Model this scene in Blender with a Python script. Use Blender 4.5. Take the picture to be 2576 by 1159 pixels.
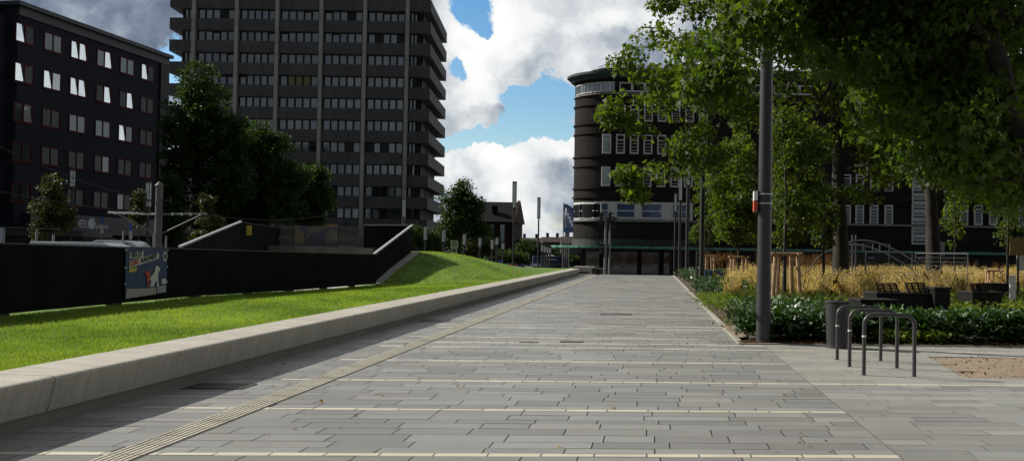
import bpy, math, random
import numpy as np
from mathutils import Vector, Matrix
for _o in list(bpy.data.objects): bpy.data.objects.remove(_o)
rnd = random.Random(7); rng = np.random.default_rng(7)
SC = bpy.context.scene; COL = SC.collection

# ---------------------------------------------------------------- camera
H, FOC = 1.55, 2600.0
YAW, PITCH, ROLL = math.radians(7.75), math.radians(1.16), math.radians(1.0)
CM = Matrix.Rotation(YAW, 4, 'Z') @ Matrix.Rotation(math.pi/2+PITCH, 4, 'X') @ Matrix.Rotation(ROLL, 4, 'Z')
cam_d = bpy.data.cameras.new('camera'); cam = bpy.data.objects.new('camera', cam_d); COL.objects.link(cam)
CM.translation = Vector((0, 0, H)); cam.matrix_world = CM
cam_d.sensor_width = 36.0; cam_d.lens = 36.0*FOC/2575.0; cam_d.clip_end = 2500; cam_d.clip_start = .1
SC.camera = cam
# ---------------------------------------------------------------- light
SUN_EL = math.radians(35.5)
sd = Vector((-1.0, .30, 0)).normalized()
to_sun = Vector((sd.x*math.cos(SUN_EL), sd.y*math.cos(SUN_EL), math.sin(SUN_EL)))
sun_d = bpy.data.lights.new('sun', 'SUN'); sun_d.energy = 5.0; sun_d.angle = math.radians(.5); sun_d.color = (1, .95, .86)
sun = bpy.data.objects.new('sun', sun_d); COL.objects.link(sun)
sun.rotation_euler = to_sun.to_track_quat('Z', 'Y').to_euler()
SC.view_settings.view_transform = 'Standard'; SC.view_settings.look = 'None'
SC.view_settings.exposure = .16; SC.view_settings.gamma = 1
SC.cycles.max_bounces = 6; SC.cycles.transparent_max_bounces = 8
SC.cycles.sample_clamp_indirect = 4

class NT:
    """tiny node helper"""
    def __init__(s, t): s.t = t
    def n(s, typ, **k):
        nd = s.t.nodes.new(typ)
        for a, v in k.items():
            if a == 'i':
                for kk, vv in v.items():
                    if isinstance(vv, bpy.types.NodeSocket): s.t.links.new(vv, nd.inputs[kk])
                    else: nd.inputs[kk].default_value = vv
            else: setattr(nd, a, v)
        return nd
    def m(s, op, a, b=None, c=None, clamp=False):
        nd = s.t.nodes.new('ShaderNodeMath'); nd.operation = op; nd.use_clamp = clamp
        for k, v in enumerate((a, b, c)):
            if v is None: continue
            if isinstance(v, bpy.types.NodeSocket): s.t.links.new(v, nd.inputs[k])
            else: nd.inputs[k].default_value = v
        return nd.outputs[0]
    def ramp(s, fac, stops, interp='LINEAR'):
        nd = s.t.nodes.new('ShaderNodeValToRGB'); cr = nd.color_ramp; cr.interpolation = interp
        while len(cr.elements) < len(stops): cr.elements.new(.5)
        for e, (p, c) in zip(cr.elements, stops):
            e.position = p; e.color = (c, c, c, 1) if not isinstance(c, tuple) else (*c, 1)
        s.t.links.new(fac, nd.inputs[0]); return nd.outputs[0]
    def mix(s, f, a, b, mode='MIX'):
        nd = s.t.nodes.new('ShaderNodeMix'); nd.data_type = 'RGBA'; nd.blend_type = mode
        for k, v in ((0, f), (6, a), (7, b)):
            if isinstance(v, bpy.types.NodeSocket): s.t.links.new(v, nd.inputs[k])
            else: nd.inputs[k].default_value = v if k == 0 else (*v, 1) if isinstance(v, tuple) else v
        return nd.outputs[2]
    def noise(s, vec, scale, detail=4, rough=.55, dist=0, out=0):
        nd = s.t.nodes.new('ShaderNodeTexNoise'); nd.inputs['Scale'].default_value = scale
        nd.inputs['Detail'].default_value = detail; nd.inputs['Roughness'].default_value = rough
        nd.inputs['Distortion'].default_value = dist
        if vec is not None: s.t.links.new(vec, nd.inputs['Vector'])
        return nd.outputs[out]

def ray(px, py):
    d = CM.to_3x3() @ Vector(((px-1287.5)/FOC, (579.0-py)/FOC, -1.0)); return d
def at_z(px, py, z=0.0):
    d = ray(px, py); t = (z-H)/d.z; return Vector((d.x*t, d.y*t, z))
def at_y(px, py, y):
    d = ray(px, py); t = y/d.y; return Vector((d.x*t, y, H+d.z*t))
def at_d(px, py, t):
    d = ray(px, py); return Vector((d.x*t, d.y*t, H+d.z*t))
def proj(p):
    q = CM.inverted() @ Vector(p); return (1287.5+FOC*q.x/-q.z, 579.0-FOC*q.y/-q.z)
CX = Vector((math.cos(YAW), math.sin(YAW), 0)); CF = Vector((-math.sin(YAW), math.cos(YAW), 0))   # level right / forward of the view

# ---------------------------------------------------------------- sky (world)
W = bpy.data.worlds.new('World'); SC.world = W; W.use_nodes = True
T = NT(W.node_tree); W.node_tree.nodes.clear()
sky = T.n('ShaderNodeTexSky', sky_type='NISHITA', sun_disc=False, sun_elevation=SUN_EL, sun_rotation=math.atan2(to_sun.x, to_sun.y),
          air_density=1.0, dust_density=.6, ozone_density=1.6)
tc = T.n('ShaderNodeTexCoord'); D = tc.outputs['Generated']
sp = T.n('ShaderNodeSeparateXYZ', i={0: D}); X_, Y_, Z_ = sp.outputs
# clouds drift on a level sheet: direction / (height + k) gives foreshortening towards the horizon
n1 = T.noise(D, 5.5, 7, .55, .25); n2 = T.noise(D, 12, 6, .52); 
nv = T.n('ShaderNodeTexNoise', i={'Vector': D, 'Scale': 9.0, 'Detail': 7.0, 'Roughness': .62}).outputs['Color']
warp = T.n('ShaderNodeVectorMath', operation='SUBTRACT', i={0: nv, 1: (.5, .5, .5)}).outputs[0]
warp = T.n('ShaderNodeVectorMath', operation='SCALE', i={0: warp, 3: .10}).outputs[0]
DW = T.n('ShaderNodeVectorMath', operation='ADD', i={0: D, 1: warp}).outputs[0]
def blob(px, py, rx, ry, tilt=0):
    """soft ellipse on the celestial sphere centred on a direction; radii in photo px at that place"""
    c = ray(px, py).normalized(); r = c.cross(Vector((0, 0, 1))).normalized(); u = r.cross(c)
    a = math.radians(tilt); r2 = r*math.cos(a)+u*math.sin(a); u2 = -r*math.sin(a)+u*math.cos(a)
    dx = T.n('ShaderNodeVectorMath', operation='DOT_PRODUCT', i={0: DW, 1: tuple(r2*(FOC/rx))}).outputs['Value']
    dy = T.n('ShaderNodeVectorMath', operation='DOT_PRODUCT', i={0: DW, 1: tuple(u2*(FOC/ry))}).outputs['Value']
    s = T.m('ADD', T.m('MULTIPLY', dx, dx), T.m('MULTIPLY', dy, dy))
    f = T.n('ShaderNodeVectorMath', operation='DOT_PRODUCT', i={0: D, 1: tuple(c)}).outputs['Value']
    g = T.m('SUBTRACT', 1.6, T.m('MULTIPLY', s, .8), clamp=False)
    g = T.m('MINIMUM', T.m('MAXIMUM', g, 0), 1)
    return T.m('MULTIPLY', g, T.m('GREATER_THAN', f, .2))
def total(items):
    o = None
    for b in items:
        v = blob(*b[:5]) if len(b) > 5 else blob(*b)
        if len(b) > 5: v = T.m('MULTIPLY', v, b[5])
        o = v if o is None else T.m('SUBTRACT', T.m('ADD', o, v), T.m('MULTIPLY', o, v))
    return o
holes = total([(1172, 15, 62, 50, -20), (1215, 62, 30, 18, 0), (1370, 240, 75, 32, 15), (1320, 300, 50, 32, 25), (1185, 352, 75, 20, 12),
               (1165, 185, 26, 20, 0), (1420, 255, 60, 45, 0, .9), (450, 160, 30, 46, 0, 1.0), (1395, 322, 70, 22, 0, .9), (1290, 330, 60, 20, 10, .7), (1428, 540, 60, 34, 0, .5), (1340, 575, 60, 14, 0, .4)])
n3 = T.noise(D, 48, 5, .6)
cov = T.m('ADD', T.m('MULTIPLY', n1, .8), T.m('ADD', T.m('MULTIPLY', n2, .25), T.m('MULTIPLY', n3, .16)))
cov = T.m('SUBTRACT', T.m('ADD', cov, .34), T.m('MULTIPLY', holes, .72))
cov = T.m('SUBTRACT', cov, .35)
dens = T.ramp(cov, [(.00, 0.0), (.12, .28), (.24, .72), (.40, 1.0)], 'EASE')
# cloud body: bright rims and sunny puffs, grey thick undersides
dark = total([(200, 40, 330, 150, 0, 1.0), (1500, 130, 150, 60, 10, .26), (1660, 160, 150, 60, 0, .2), (1360, 120, 60, 60, 0, .25), (1250, 300, 70, 28, 0, .35), (1160, 205, 30, 40, 0, .25),
              (1400, 480, 40, 60, 0, .35), (1580, 80, 60, 40, 0, .35)])
bright = total([(1190, 110, 60, 40, 0, .7), (1300, 60, 90, 60, 0, .7), (1250, 200, 90, 60, 0, .5), (1330, 370, 120, 40, 0, .8), (1200, 440, 110, 60, 0, .7), (1430, 360, 40, 30, 0, .8), (1580, 20, 90, 30, 0, .5)])
pf = T.noise(DW, 17, 6, .55)
shade = T.m('ADD', T.m('MULTIPLY', T.m('SUBTRACT', n2, .5), 1.3), T.m('MULTIPLY', T.m('SUBTRACT', pf, .5), 1.1))
lum = T.m('ADD', T.m('SUBTRACT', T.m('ADD', .60, shade), T.m('MULTIPLY', dark, .36)), T.m('MULTIPLY', bright, .26))
ccol = T.ramp(lum, [(0.0, (.09, .12, .18)), (.28, (.25, .30, .38)), (.52, (.56, .60, .64)), (.74, (.82, .84, .85)), (1.0, (.98, .98, .96))])
# the clouds ahead are sunlit; those overhead and all sky behind the viewer are dimmed to cut fill
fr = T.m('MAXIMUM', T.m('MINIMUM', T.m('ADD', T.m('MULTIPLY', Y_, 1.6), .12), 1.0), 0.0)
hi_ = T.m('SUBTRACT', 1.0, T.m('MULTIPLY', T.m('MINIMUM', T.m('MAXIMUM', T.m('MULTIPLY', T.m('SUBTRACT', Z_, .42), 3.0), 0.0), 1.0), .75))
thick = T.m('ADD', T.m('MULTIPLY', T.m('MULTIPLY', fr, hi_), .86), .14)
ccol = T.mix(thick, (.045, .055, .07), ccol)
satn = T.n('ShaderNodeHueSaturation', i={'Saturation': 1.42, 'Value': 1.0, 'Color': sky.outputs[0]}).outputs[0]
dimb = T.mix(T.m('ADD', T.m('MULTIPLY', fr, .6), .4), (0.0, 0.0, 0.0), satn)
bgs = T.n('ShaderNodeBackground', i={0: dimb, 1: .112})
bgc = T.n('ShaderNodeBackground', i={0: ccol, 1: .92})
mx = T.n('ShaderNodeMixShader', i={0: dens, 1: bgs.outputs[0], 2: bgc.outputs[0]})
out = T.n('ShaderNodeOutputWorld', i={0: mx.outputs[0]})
W.cycles.sampling_method = 'MANUAL'; W.cycles.sample_map_resolution = 512

# ---------------------------------------------------------------- materials
MATS = {}
def mat(name, col, rough=.7, var=.15, scale=6.0, bump=0.0, bscale=60.0, metal=0.0, spec=.5, coat=0.0, attr=None, tint2=None, dirt=None):
    if name in MATS: return MATS[name]
    m = bpy.data.materials.new(name); m.use_nodes = True; t = NT(m.node_tree); nt = m.node_tree
    b = nt.nodes['Principled BSDF']; tcn = t.n('ShaderNodeTexCoord').outputs['Object']
    nz = t.noise(tcn, scale, 5, .6)
    lo = tuple(c*(1-var) for c in col); hi = tuple(min(1, c*(1+var)) for c in (tint2 or col))
    c = t.mix(t.ramp(nz, [(.3, 0.0), (.7, 1.0)]), lo, hi)
    if dirt:
        dz = t.noise(tcn, dirt[1], 6, .65)
        c = t.mix(t.ramp(dz, [(.5, 0.0), (.75, dirt[2])]), c, dirt[0])
    if attr:
        a = t.n('ShaderNodeAttribute', attribute_name=attr).outputs['Color']
        c = t.mix(1.0, c, a, 'MULTIPLY')
    nt.links.new(c, b.inputs['Base Color'])
    b.inputs['Roughness'].default_value = rough; b.inputs['Metallic'].default_value = metal
    b.inputs['Specular IOR Level'].default_value = spec
    if coat: b.inputs['Coat Weight'].default_value = coat
    if bump:
        bz = t.noise(tcn, bscale, 4, .6)
        bn = t.n('ShaderNodeBump', i={'Height': bz, 'Strength': bump, 'Distance': .01}).outputs[0]
        nt.links.new(bn, b.inputs['Normal'])
    MATS[name] = m; return m
def leafmat(name, c1, c2, trans=.5, rough=.4, spec=.5, attr=True):
    if name in MATS: return MATS[name]
    m = bpy.data.materials.new(name); m.use_nodes = True; t = NT(m.node_tree); nt = m.node_tree
    b = nt.nodes['Principled BSDF']; o = nt.nodes['Material Output']
    ob = t.n('ShaderNodeTexCoord').outputs['Object']
    bn = t.n('ShaderNodeBump', i={'Height': t.noise(ob, 45, 2), 'Strength': .9, 'Distance': .02}).outputs[0]; nt.links.new(bn, b.inputs['Normal'])
    a = t.n('ShaderNodeAttribute', attribute_name='tone').outputs['Fac']
    c = t.mix(a, c1, c2); nt.links.new(c, b.inputs['Base Color'])
    b.inputs['Roughness'].default_value = rough; b.inputs['Specular IOR Level'].default_value = spec
    tr = t.n('ShaderNodeBsdfTranslucent', i={0: t.mix(.0, t.mix(1.0, c, (1.5, 1.45, .5), 'MULTIPLY'), c)})
    ms = t.n('ShaderNodeMixShader', i={0: trans, 1: b.outputs[0], 2: tr.outputs[0]})
    nt.links.new(ms.outputs[0], o.inputs[0]); MATS[name] = m; return m
def brickmat(name, c1, c2, mortar, sx=.26, sz=.085):
    if name in MATS: return MATS[name]
    m = bpy.data.materials.new(name); m.use_nodes = True; t = NT(m.node_tree); nt = m.node_tree
    b = nt.nodes['Principled BSDF']; g = t.n('ShaderNodeTexCoord').outputs['Object']
    s = t.n('ShaderNodeSeparateXYZ', i={0: g}).outputs
    u = t.m('ADD', s[0], s[1]); v = t.n('ShaderNodeCombineXYZ', i={0: u, 1: s[2], 2: 0.0}).outputs[0]
    br = t.n('ShaderNodeTexBrick', i={'Vector': v, 'Color1': (*c1, 1), 'Color2': (*c2, 1), 'Mortar': (*mortar, 1), 'Scale': 1.0,
             'Mortar Size': .012, 'Brick Width': sx, 'Row Height': sz})
    nz = t.noise(g, .35, 5, .6); nz2 = t.noise(g, 3, 5, .7)
    c = t.mix(t.ramp(nz, [(.35, 0.0), (.7, .4)]), br.outputs[0], tuple(x*.6 for x in c1))
    c = t.mix(t.ramp(nz2, [(.45, 0.0), (.75, .35)]), c, tuple(min(1, x*1.25) for x in c2))
    nt.links.new(c, b.inputs['Base Color']); b.inputs['Roughness'].default_value = .92; b.inputs['Specular IOR Level'].default_value = .12
    MATS[name] = m; return m
def glassmat(name, col, refl=.5, rough=.04, var=.5):
    if name in MATS: return MATS[name]
    m = bpy.data.materials.new(name); m.use_nodes = True; t = NT(m.node_tree); nt = m.node_tree
    b = nt.nodes['Principled BSDF']; o = nt.nodes['Material Output']
    g = t.n('ShaderNodeTexCoord').outputs['Object']; nz = t.noise(g, .8, 3)
    c = t.mix(nz, tuple(x*(1-var) for x in col), tuple(x*(1+var) for x in col)); nt.links.new(c, b.inputs['Base Color'])
    b.inputs['Roughness'].default_value = .5; b.inputs['Specular IOR Level'].default_value = .08
    gl = t.n('ShaderNodeBsdfGlossy', i={'Color': (.8, .87, .9, 1), 'Roughness': rough})
    bz = t.n('ShaderNodeBump', i={'Height': t.noise(g, 1.3, 2), 'Strength': .12, 'Distance': .05}).outputs[0]
    nt.links.new(bz, gl.inputs['Normal'])
    ms = t.n('ShaderNodeMixShader', i={0: refl, 1: b.outputs[0], 2: gl.outputs[0]})
    nt.links.new(ms.outputs[0], o.inputs[0]); MATS[name] = m; return m

# ---------------------------------------------------------------- mesh builder (world coordinates, stored relative to the thing's base)
WL = {}
class MB:
    def __init__(s): s.v = []; s.f = []; s.c = []
    def face(s, pts, col=None):
        k = len(s.v); s.v += [tuple(p) for p in pts]; s.f.append(tuple(range(k, k+len(pts)))); s.c.append(col or (1, 1, 1)); return s
    def box(s, x0, x1, y0, y1, z0, z1): return s.obox(Vector((x0, y0, z0)), Vector((x1-x0, 0, 0)), Vector((0, y1-y0, 0)), Vector((0, 0, z1-z0)))
    def obox(s, o, a, b, c):
        o, a, b, c = map(Vector, (o, a, b, c))
        if a.cross(b).dot(c) < 0: a, b = b, a
        P = [o, o+a, o+a+b, o+b, o+c, o+a+c, o+a+b+c, o+b+c]; k = len(s.v); s.v += [tuple(p) for p in P]
        for q in ((0, 3, 2, 1), (4, 5, 6, 7), (0, 1, 5, 4), (1, 2, 6, 5), (2, 3, 7, 6), (3, 0, 4, 7)):
            s.f.append(tuple(k+i for i in q)); s.c.append((1, 1, 1))
        return s
    def bar(s, p, q, w, h=None, up=(0, 0, 1)):
        p, q = Vector(p), Vector(q); d = q-p; h = h or w; up = Vector(up)
        if abs(d.normalized().dot(up)) > .98: up = Vector((0, 1, 0))
        r = d.cross(up).normalized(); u = r.cross(d).normalized()
        return s.obox(p-r*w/2-u*h/2, r*w, d, u*h)
    def tube(s, pts, rad, n=8, cap=True):
        pts = [Vector(p) for p in pts]; rad = [rad]*len(pts) if not hasattr(rad, '__len__') else rad
        k0 = len(s.v); prev = None
        for i, p in enumerate(pts):
            d = (pts[min(i+1, len(pts)-1)]-pts[max(i-1, 0)])
            d = d.normalized() if d.length > 1e-9 else Vector((0, 0, 1))
            if prev is None:
                a = Vector((1, 0, 0)) if abs(d.x) < .8 else Vector((0, 1, 0)); u = d.cross(a).normalized()
            else: u = (prev-d*prev.dot(d)).normalized()
            prev = u; w = d.cross(u)
            for j in range(n):
                t = 2*math.pi*j/n; s.v.append(tuple(p+(u*math.cos(t)+w*math.sin(t))*rad[i]))
        for i in range(len(pts)-1):
            for j in range(n):
                a = k0+i*n+j; b = k0+i*n+(j+1) % n
                s.f.append((a, b, b+n, a+n)); s.c.append((1, 1, 1))
        if cap:
            s.f.append(tuple(k0+n-1-j for j in range(n))); s.c.append((1, 1, 1))
            k = k0+(len(pts)-1)*n; s.f.append(tuple(k+j for j in range(n))); s.c.append((1, 1, 1))
        return s
    def prism(s, poly, d):
        """poly: list of 3-D points; extruded by vector d"""
        poly = [Vector(p) for p in poly]; d = Vector(d); n = len(poly); k = len(s.v)
        s.v += [tuple(p) for p in poly]+[tuple(p+d) for p in poly]
        nn = Vector((0, 0, 0))
        for i in range(n): nn += poly[i].cross(poly[(i+1) % n])
        fl = nn.dot(d) > 0
        a = tuple(range(k, k+n)); b = tuple(range(k+n, k+2*n))
        s.f += [a[::-1] if fl else a, b if fl else b[::-1]]; s.c += [(1, 1, 1)]*2
        for i in range(n):
            j = (i+1) % n; q = (a[i], a[j], b[j], b[i]); s.f.append(q if fl else q[::-1]); s.c.append((1, 1, 1))
        return s
    def lathe(s, c, prof, n=16):
        """prof: [(r,z)] bottom to top around the vertical axis at c"""
        k = len(s.v)
        for r, z in prof:
            for j in range(n):
                t = 2*math.pi*j/n; s.v.append((c[0]+r*math.cos(t), c[1]+r*math.sin(t), z))
        for i in range(len(prof)-1):
            for j in range(n):
                a = k+i*n+j; b = k+i*n+(j+1) % n; s.f.append((a, b, b+n, a+n)); s.c.append((1, 1, 1))
        s.f.append(tuple(k+n-1-j for j in range(n))); s.f.append(tuple(k+(len(prof)-1)*n+j for j in range(n))); s.c += [(1, 1, 1)]*2
        return s
    def build(s, name, m, parent=None, smooth=False, colattr=None, bevel=0):
        off = WL.get(parent.name, Vector()) if parent else Vector()
        me = bpy.data.meshes.new(name)
        me.from_pydata([(v[0]-off.x, v[1]-off.y, v[2]-off.z) for v in s.v], [], s.f)
        if colattr:
            at = me.color_attributes.new(colattr, 'FLOAT_COLOR', 'CORNER')
            buf = []
            for f, c in zip(s.f, s.c): buf += [c[0], c[1], c[2], 1]*len(f)
            at.data.foreach_set('color', buf)
        me.materials.append(m)
        if smooth:
            me.polygons.foreach_set('use_smooth', [True]*len(me.polygons))
        o = bpy.data.objects.new(name, me); COL.objects.link(o)
        if smooth == 2: me.set_sharp_from_angle(angle=math.radians(40))
        if bevel:
            bv = o.modifiers.new('bevel', 'BEVEL'); bv.width = bevel; bv.segments = 2; bv.limit_method = 'ANGLE'
        if parent: o.parent = parent; WL[o.name] = off
        else: WL[o.name] = Vector()
        return o
def tag(o, label=None, cat=None, group=None, kind=None):
    if label: o['label'] = label
    if cat: o['category'] = cat
    if group: o['group'] = group
    if kind: o['kind'] = kind
    return o
def thing(name, label, cat, loc=(0, 0, 0), group=None):
    o = bpy.data.objects.new(name, None); COL.objects.link(o); o.location = loc; o.empty_display_size = .3
    WL[o.name] = Vector(loc); return tag(o, label, cat, group)
def copy_tree(o, loc=None, label=None, rz=None, parent=None):
    c = o.copy(); COL.objects.link(c); c.parent = parent; WL[c.name] = Vector(loc) if loc else WL.get(o.name, Vector())
    if loc is not None: c.location = loc
    if rz is not None: c.rotation_euler[2] = rz
    if label: c['label'] = label
    for ch in list(o.children): copy_tree(ch, parent=c)
    return c
def fastmesh(name, verts, sizes, m, parent=None, tone=None):
    """verts Nx3 array, consecutive polygons with the given vertex counts; tone: per polygon 0..1"""
    off = WL.get(parent.name, Vector()) if parent else Vector()
    v = np.asarray(verts, dtype=np.float32)-np.array(off, dtype=np.float32)
    sizes = np.asarray(sizes, dtype=np.int32); me = bpy.data.meshes.new(name)
    me.vertices.add(len(v)); me.vertices.foreach_set('co', v.ravel())
    me.loops.add(len(v)); me.loops.foreach_set('vertex_index', np.arange(len(v), dtype=np.int32))
    st = np.concatenate([[0], np.cumsum(sizes)[:-1]]).astype(np.int32)
    me.polygons.add(len(sizes)); me.polygons.foreach_set('loop_start', st); me.polygons.foreach_set('loop_total', sizes)
    me.update(calc_edges=True)
    if tone is not None:
        a = me.attributes.new('tone', 'FLOAT', 'FACE'); a.data.foreach_set('value', np.asarray(tone, dtype=np.float32))
    me.materials.append(m)
    o = bpy.data.objects.new(name, me); COL.objects.link(o)
    if parent: o.parent = parent
    WL[o.name] = off
    return o
def smooth01(t): t = max(0.0, min(1.0, t)); return t*t*(3-2*t)
# ================================================================ GROUND
M_CONC = mat('pale_concrete', (.47, .44, .375), .75, .08, 1.2, .25, 220, dirt=((.30, .275, .23), 1.1, .45))
_n = M_CONC.node_tree; _t = NT(_n); _b = _n.nodes['Principled BSDF']; _o = _b.inputs['Base Color'].links[0].from_socket
_g = _t.n('ShaderNodeTexCoord').outputs['Object']; _mp = _t.n('ShaderNodeMapping', i={'Vector': _g, 'Scale': (1.0, 5.0, .35)}).outputs[0]
_st = _t.ramp(_t.noise(_mp, 2.2, 6, .7), [(.42, 1.0), (.62, .80), (.80, .58)]); _sp = _t.ramp(_t.noise(_g, 70, 3, .7), [(.28, .80), (.5, 1.0), (.75, 1.10)])
_n.links.new(_t.mix(1.0, _t.mix(1.0, _o, _st, 'MULTIPLY'), _sp, 'MULTIPLY'), _b.inputs['Base Color'])
M_PLINTH = mat('dark_plinth', (.22, .205, .175), .85, .12, 2, .2, 120)
M_ASPH = mat('asphalt', (.06, .06, .062), .85, .2, .8, .3, 150)
M_DARKMET = mat('anthracite_paint', (.035, .037, .04), .42, .12, 3, .05, 200, spec=.5)
M_SOIL = mat('soil', (.075, .045, .028), .95, .45, 9, .9, 40)
M_WHITE = mat('white_paint', (.78, .79, .78), .5, .05, 4)
def gz(x, y):
    z = -.06
    z -= .78*smooth01((y-77)/14) if x > -9 else .25*smooth01((y-60)/30)
    return z
g = MB(); xs = [-700, -300, -150, -80, -50, -30, -20, -14, -9.05, -9, -6, 0, 3, 8, 14, 30, 60, 150, 300, 700]
ys = [-120, -40, -10, 0, 20, 40, 60, 74, 77, 79, 81, 84, 87, 90, 92, 110, 150, 220, 400, 900, 1600]
for i in range(len(xs)-1):
    for j in range(len(ys)-1):
        g.face([(xs[i+a], ys[j+b], gz(xs[i+a], ys[j+b])) for a, b in ((0, 0), (1, 0), (1, 1), (0, 1))])
tag(g.build('ground', mat('ground_surface', (.15, .145, .135), .9, .15, .3, .2, 20)), kind='structure')

rd = MB(); ry = [92.5, 110, 160, 240, 420]; rx_ = [-150, -60, -20, 0, 40, 120]
for i in range(5):
    for j in range(4): rd.face([(rx_[i+a], ry[j+b], max(gz(-8, ry[j+b]), gz(0, ry[j+b]))+.012+(.75 if False else 0)) for a, b in ((0, 0), (1, 0), (1, 1), (0, 1))])
tag(rd.build('road', M_ASPH), kind='structure')
# ---------------------------------------------------------------- paving of individual slabs
pa, pb = at_z(640, 955), at_z(2575, 972); K = (pb.y-pa.y)/(pb.x-pa.x)       # cross joints run slightly askew
XL, XK = -5.62, at_z(1855, 862).x                                            # foot of the bench wall, kerb of the planting bed
SB = at_z(1855, 864).y-K*XK                                                  # front edge of the bed, measured along the joints
s_of = lambda px, py: (lambda p: p.y-K*p.x)(at_z(px, py))
band_px = [1144, 1032, 960.4, 910.4, 876, 864.4, 851, 827.4, 820.4, 797.4, 784.4, 776]
bands = [s_of(1610, y) for y in band_px]
b0 = bands[0]-2.2
while b0 > -14: bands.insert(0, b0); b0 -= rnd.choice([2.2, 2.3, 1.1])
b0 = bands[-1]+1.6
while b0 < 73: bands.append(b0); b0 += rnd.choice([2.2, 2.3, 1.1, 3.3, 4.4])
jn = 2.35                                                                     # joint where the plaza paving meets the promenade paving
XJ = at_z(2040, 965).x
full = {0: XJ+.1}
pv = MB(); lb = MB()
def slab(mb, x0, x1, s0, s1, z, tone, gx=.0048, gs=.004):
    x0 += gx; x1 -= gx; s0 += gs; s1 -= gs; t = rnd.uniform(-.0012, .0012)
    mb.face([(x0, s0+K*x0, z+t), (x1, s0+K*x1, z+t), (x1, s1+K*x1, z-t), (x0, s1+K*x0, z-t)], tone)
def tone_grey(warm=0):
    r = rnd.random(); b = rnd.choice([.74, .82, .9, .98, 1.08, 1.2]) if not warm else rnd.choice([1.24, 1.32, 1.38, 1.46])
    w = rnd.uniform(-.015, .02)+warm*.04
    return (b*(1+w), b*(1+w*.45), b*(1-w))
bw = .12
edges = [-16.0]
for b in bands: edges += [b-bw/2, b+bw/2]
edges.append(76.0)
bl = at_z(420, 1020).x
def fill(s0, s1, far):
    L = s1-s0; n = max(1, round(L/.285)); hs = [rnd.choice([.8, 1, 1, 1.2]) for _ in range(n)]; q = L/sum(hs); s = s0
    for h in hs:
        h *= q; x = XL-rnd.uniform(0, .6)
        xe = XJ if s+h/2 < SB else XK
        while x < xe-.01:
            ln = rnd.choice([.42, .56, .62, .7, .8, .8]); x1 = min(x+ln, xe)
            if xe-x1 < .16: x1 = xe
            xa, xb = max(x, XL-.2), x1
            cut = [(xa, xb)]
            if xa < TX1 and xb > TX0: cut = [(xa, min(xb, TX0)), (max(xa, TX1), xb)]
            tn = tone_grey()
            for a, b in cut:
                if b-a > .03: slab(pv, a, b, s, s+h, 0, tn)
            x = x1
        s += h
TX0, TX1 = -4.12, -3.82
TXm = at_z(297, 1150).x; TX0, TX1 = TXm-.15, TXm+.15
for k in range(0, len(edges)-1, 2): fill(edges[k], edges[k+1], 0)
for k in range(1, len(edges)-1, 2):
    s0, s1 = edges[k], edges[k+1]; sm = (s0+s1)/2
    idx = bands.index(min(bands, key=lambda b: abs(b-sm)))
    base = band_px.index(960.4)
    near = [i for i, b in enumerate(bands) if abs(b-s_of(1610, 960.4)) < .01]
    x_end = XK if sm > SB else XJ
    x = XL+rnd.choice([.0, .3, .8, 1.3]); xs0 = XL
    if x > xs0+.05: slab(pv, xs0, x, s0, s1, 0, tone_grey())
    while x < x_end-.02:
        x1 = min(x+.40, x_end)
        for a, b in ([(x, x1)] if not (x < TX1 and x1 > TX0) else [(x, min(x1, TX0)), (max(x, TX1), x1)]):
            if b-a > .03: slab(lb, a, b, s0, s1, .001, (rnd.uniform(.93, 1.05),)*3)
        x = x1
# plaza in front of the planting bed: longer paler slabs, one pale band crosses it
full_s = s_of(1610, 960.4); full_s2 = s_of(1610, 876)
fs = sorted([full_s, full_s2]); e2 = [-16.0, fs[0]-bw/2, fs[0]+bw/2, fs[1]-bw/2, fs[1]+bw/2, SB]
soilpoly = [at_z(2330, 897), at_z(2420, 945), at_z(2475, 949), at_z(2900, 951), at_z(2900, 897)]
SX0, SX1 = at_z(2345, 900).x, at_z(2420, 948).x; SS0, SS1 = s_of(2500, 951), s_of(2500, 899)
for k in (0, 2, 4):
    s = e2[k]; n = max(1, round((e2[k+1]-s)/.25)); h = (e2[k+1]-s)/n
    for i in range(n):
        x = XJ-rnd.uniform(0, .5)
        while x < 16:
            x1 = x+rnd.choice([.5, .7, .9, 1.0])
            if SS0 < s+h/2 < SS1 and x1 > 0:
                lim = SX1+(SX0-SX1)*((s+h/2-SS0)/(SS1-SS0))
                if x > lim: break
                x1 = min(x1, lim)
                if x1-x < .05: break
            slab(pv, max(x, XJ), x1, s, s+h, 0, tuple(v_*1.16 for v_ in tone_grey()) if s < fs[0]-.1 else tone_grey(1), .003, .0022); x = x1
        s += h
for f in fs:
    x = XJ
    while x < 16: slab(lb, x, x+.40, f-bw/2, f+bw/2, .001, (rnd.uniform(.93, 1.05),)*3, .004); x += .40
M_SLAB = mat('granite_slabs', (.212, .211, .199), .4, .10, .9, .25, 260, attr='tone', dirt=((.155, .152, .142), .5, .45))
nt = M_SLAB.node_tree; t = NT(nt); b = nt.nodes['Principled BSDF']; old = b.inputs['Base Color'].links[0].from_socket
gg = t.n('ShaderNodeTexCoord').outputs['Object']
spk = t.ramp(t.noise(gg, 160, 2, .7), [(.3, .80), (.5, 1.0), (.72, 1.18)]); nt.links.new(t.mix(1.0, old, spk, 'MULTIPLY'), b.inputs['Base Color'])
nt.links.new(t.ramp(t.noise(gg, 1.5, 4), [(.3, .42), (.7, .58)]), b.inputs['Roughness'])
b.inputs['Sheen Weight'].default_value = .34; b.inputs['Sheen Roughness'].default_value = .36; b.inputs['Sheen Tint'].default_value = (1, .98, .94, 1)
tag(pv.build('paving', M_SLAB, colattr='tone'), kind='structure')
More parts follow.
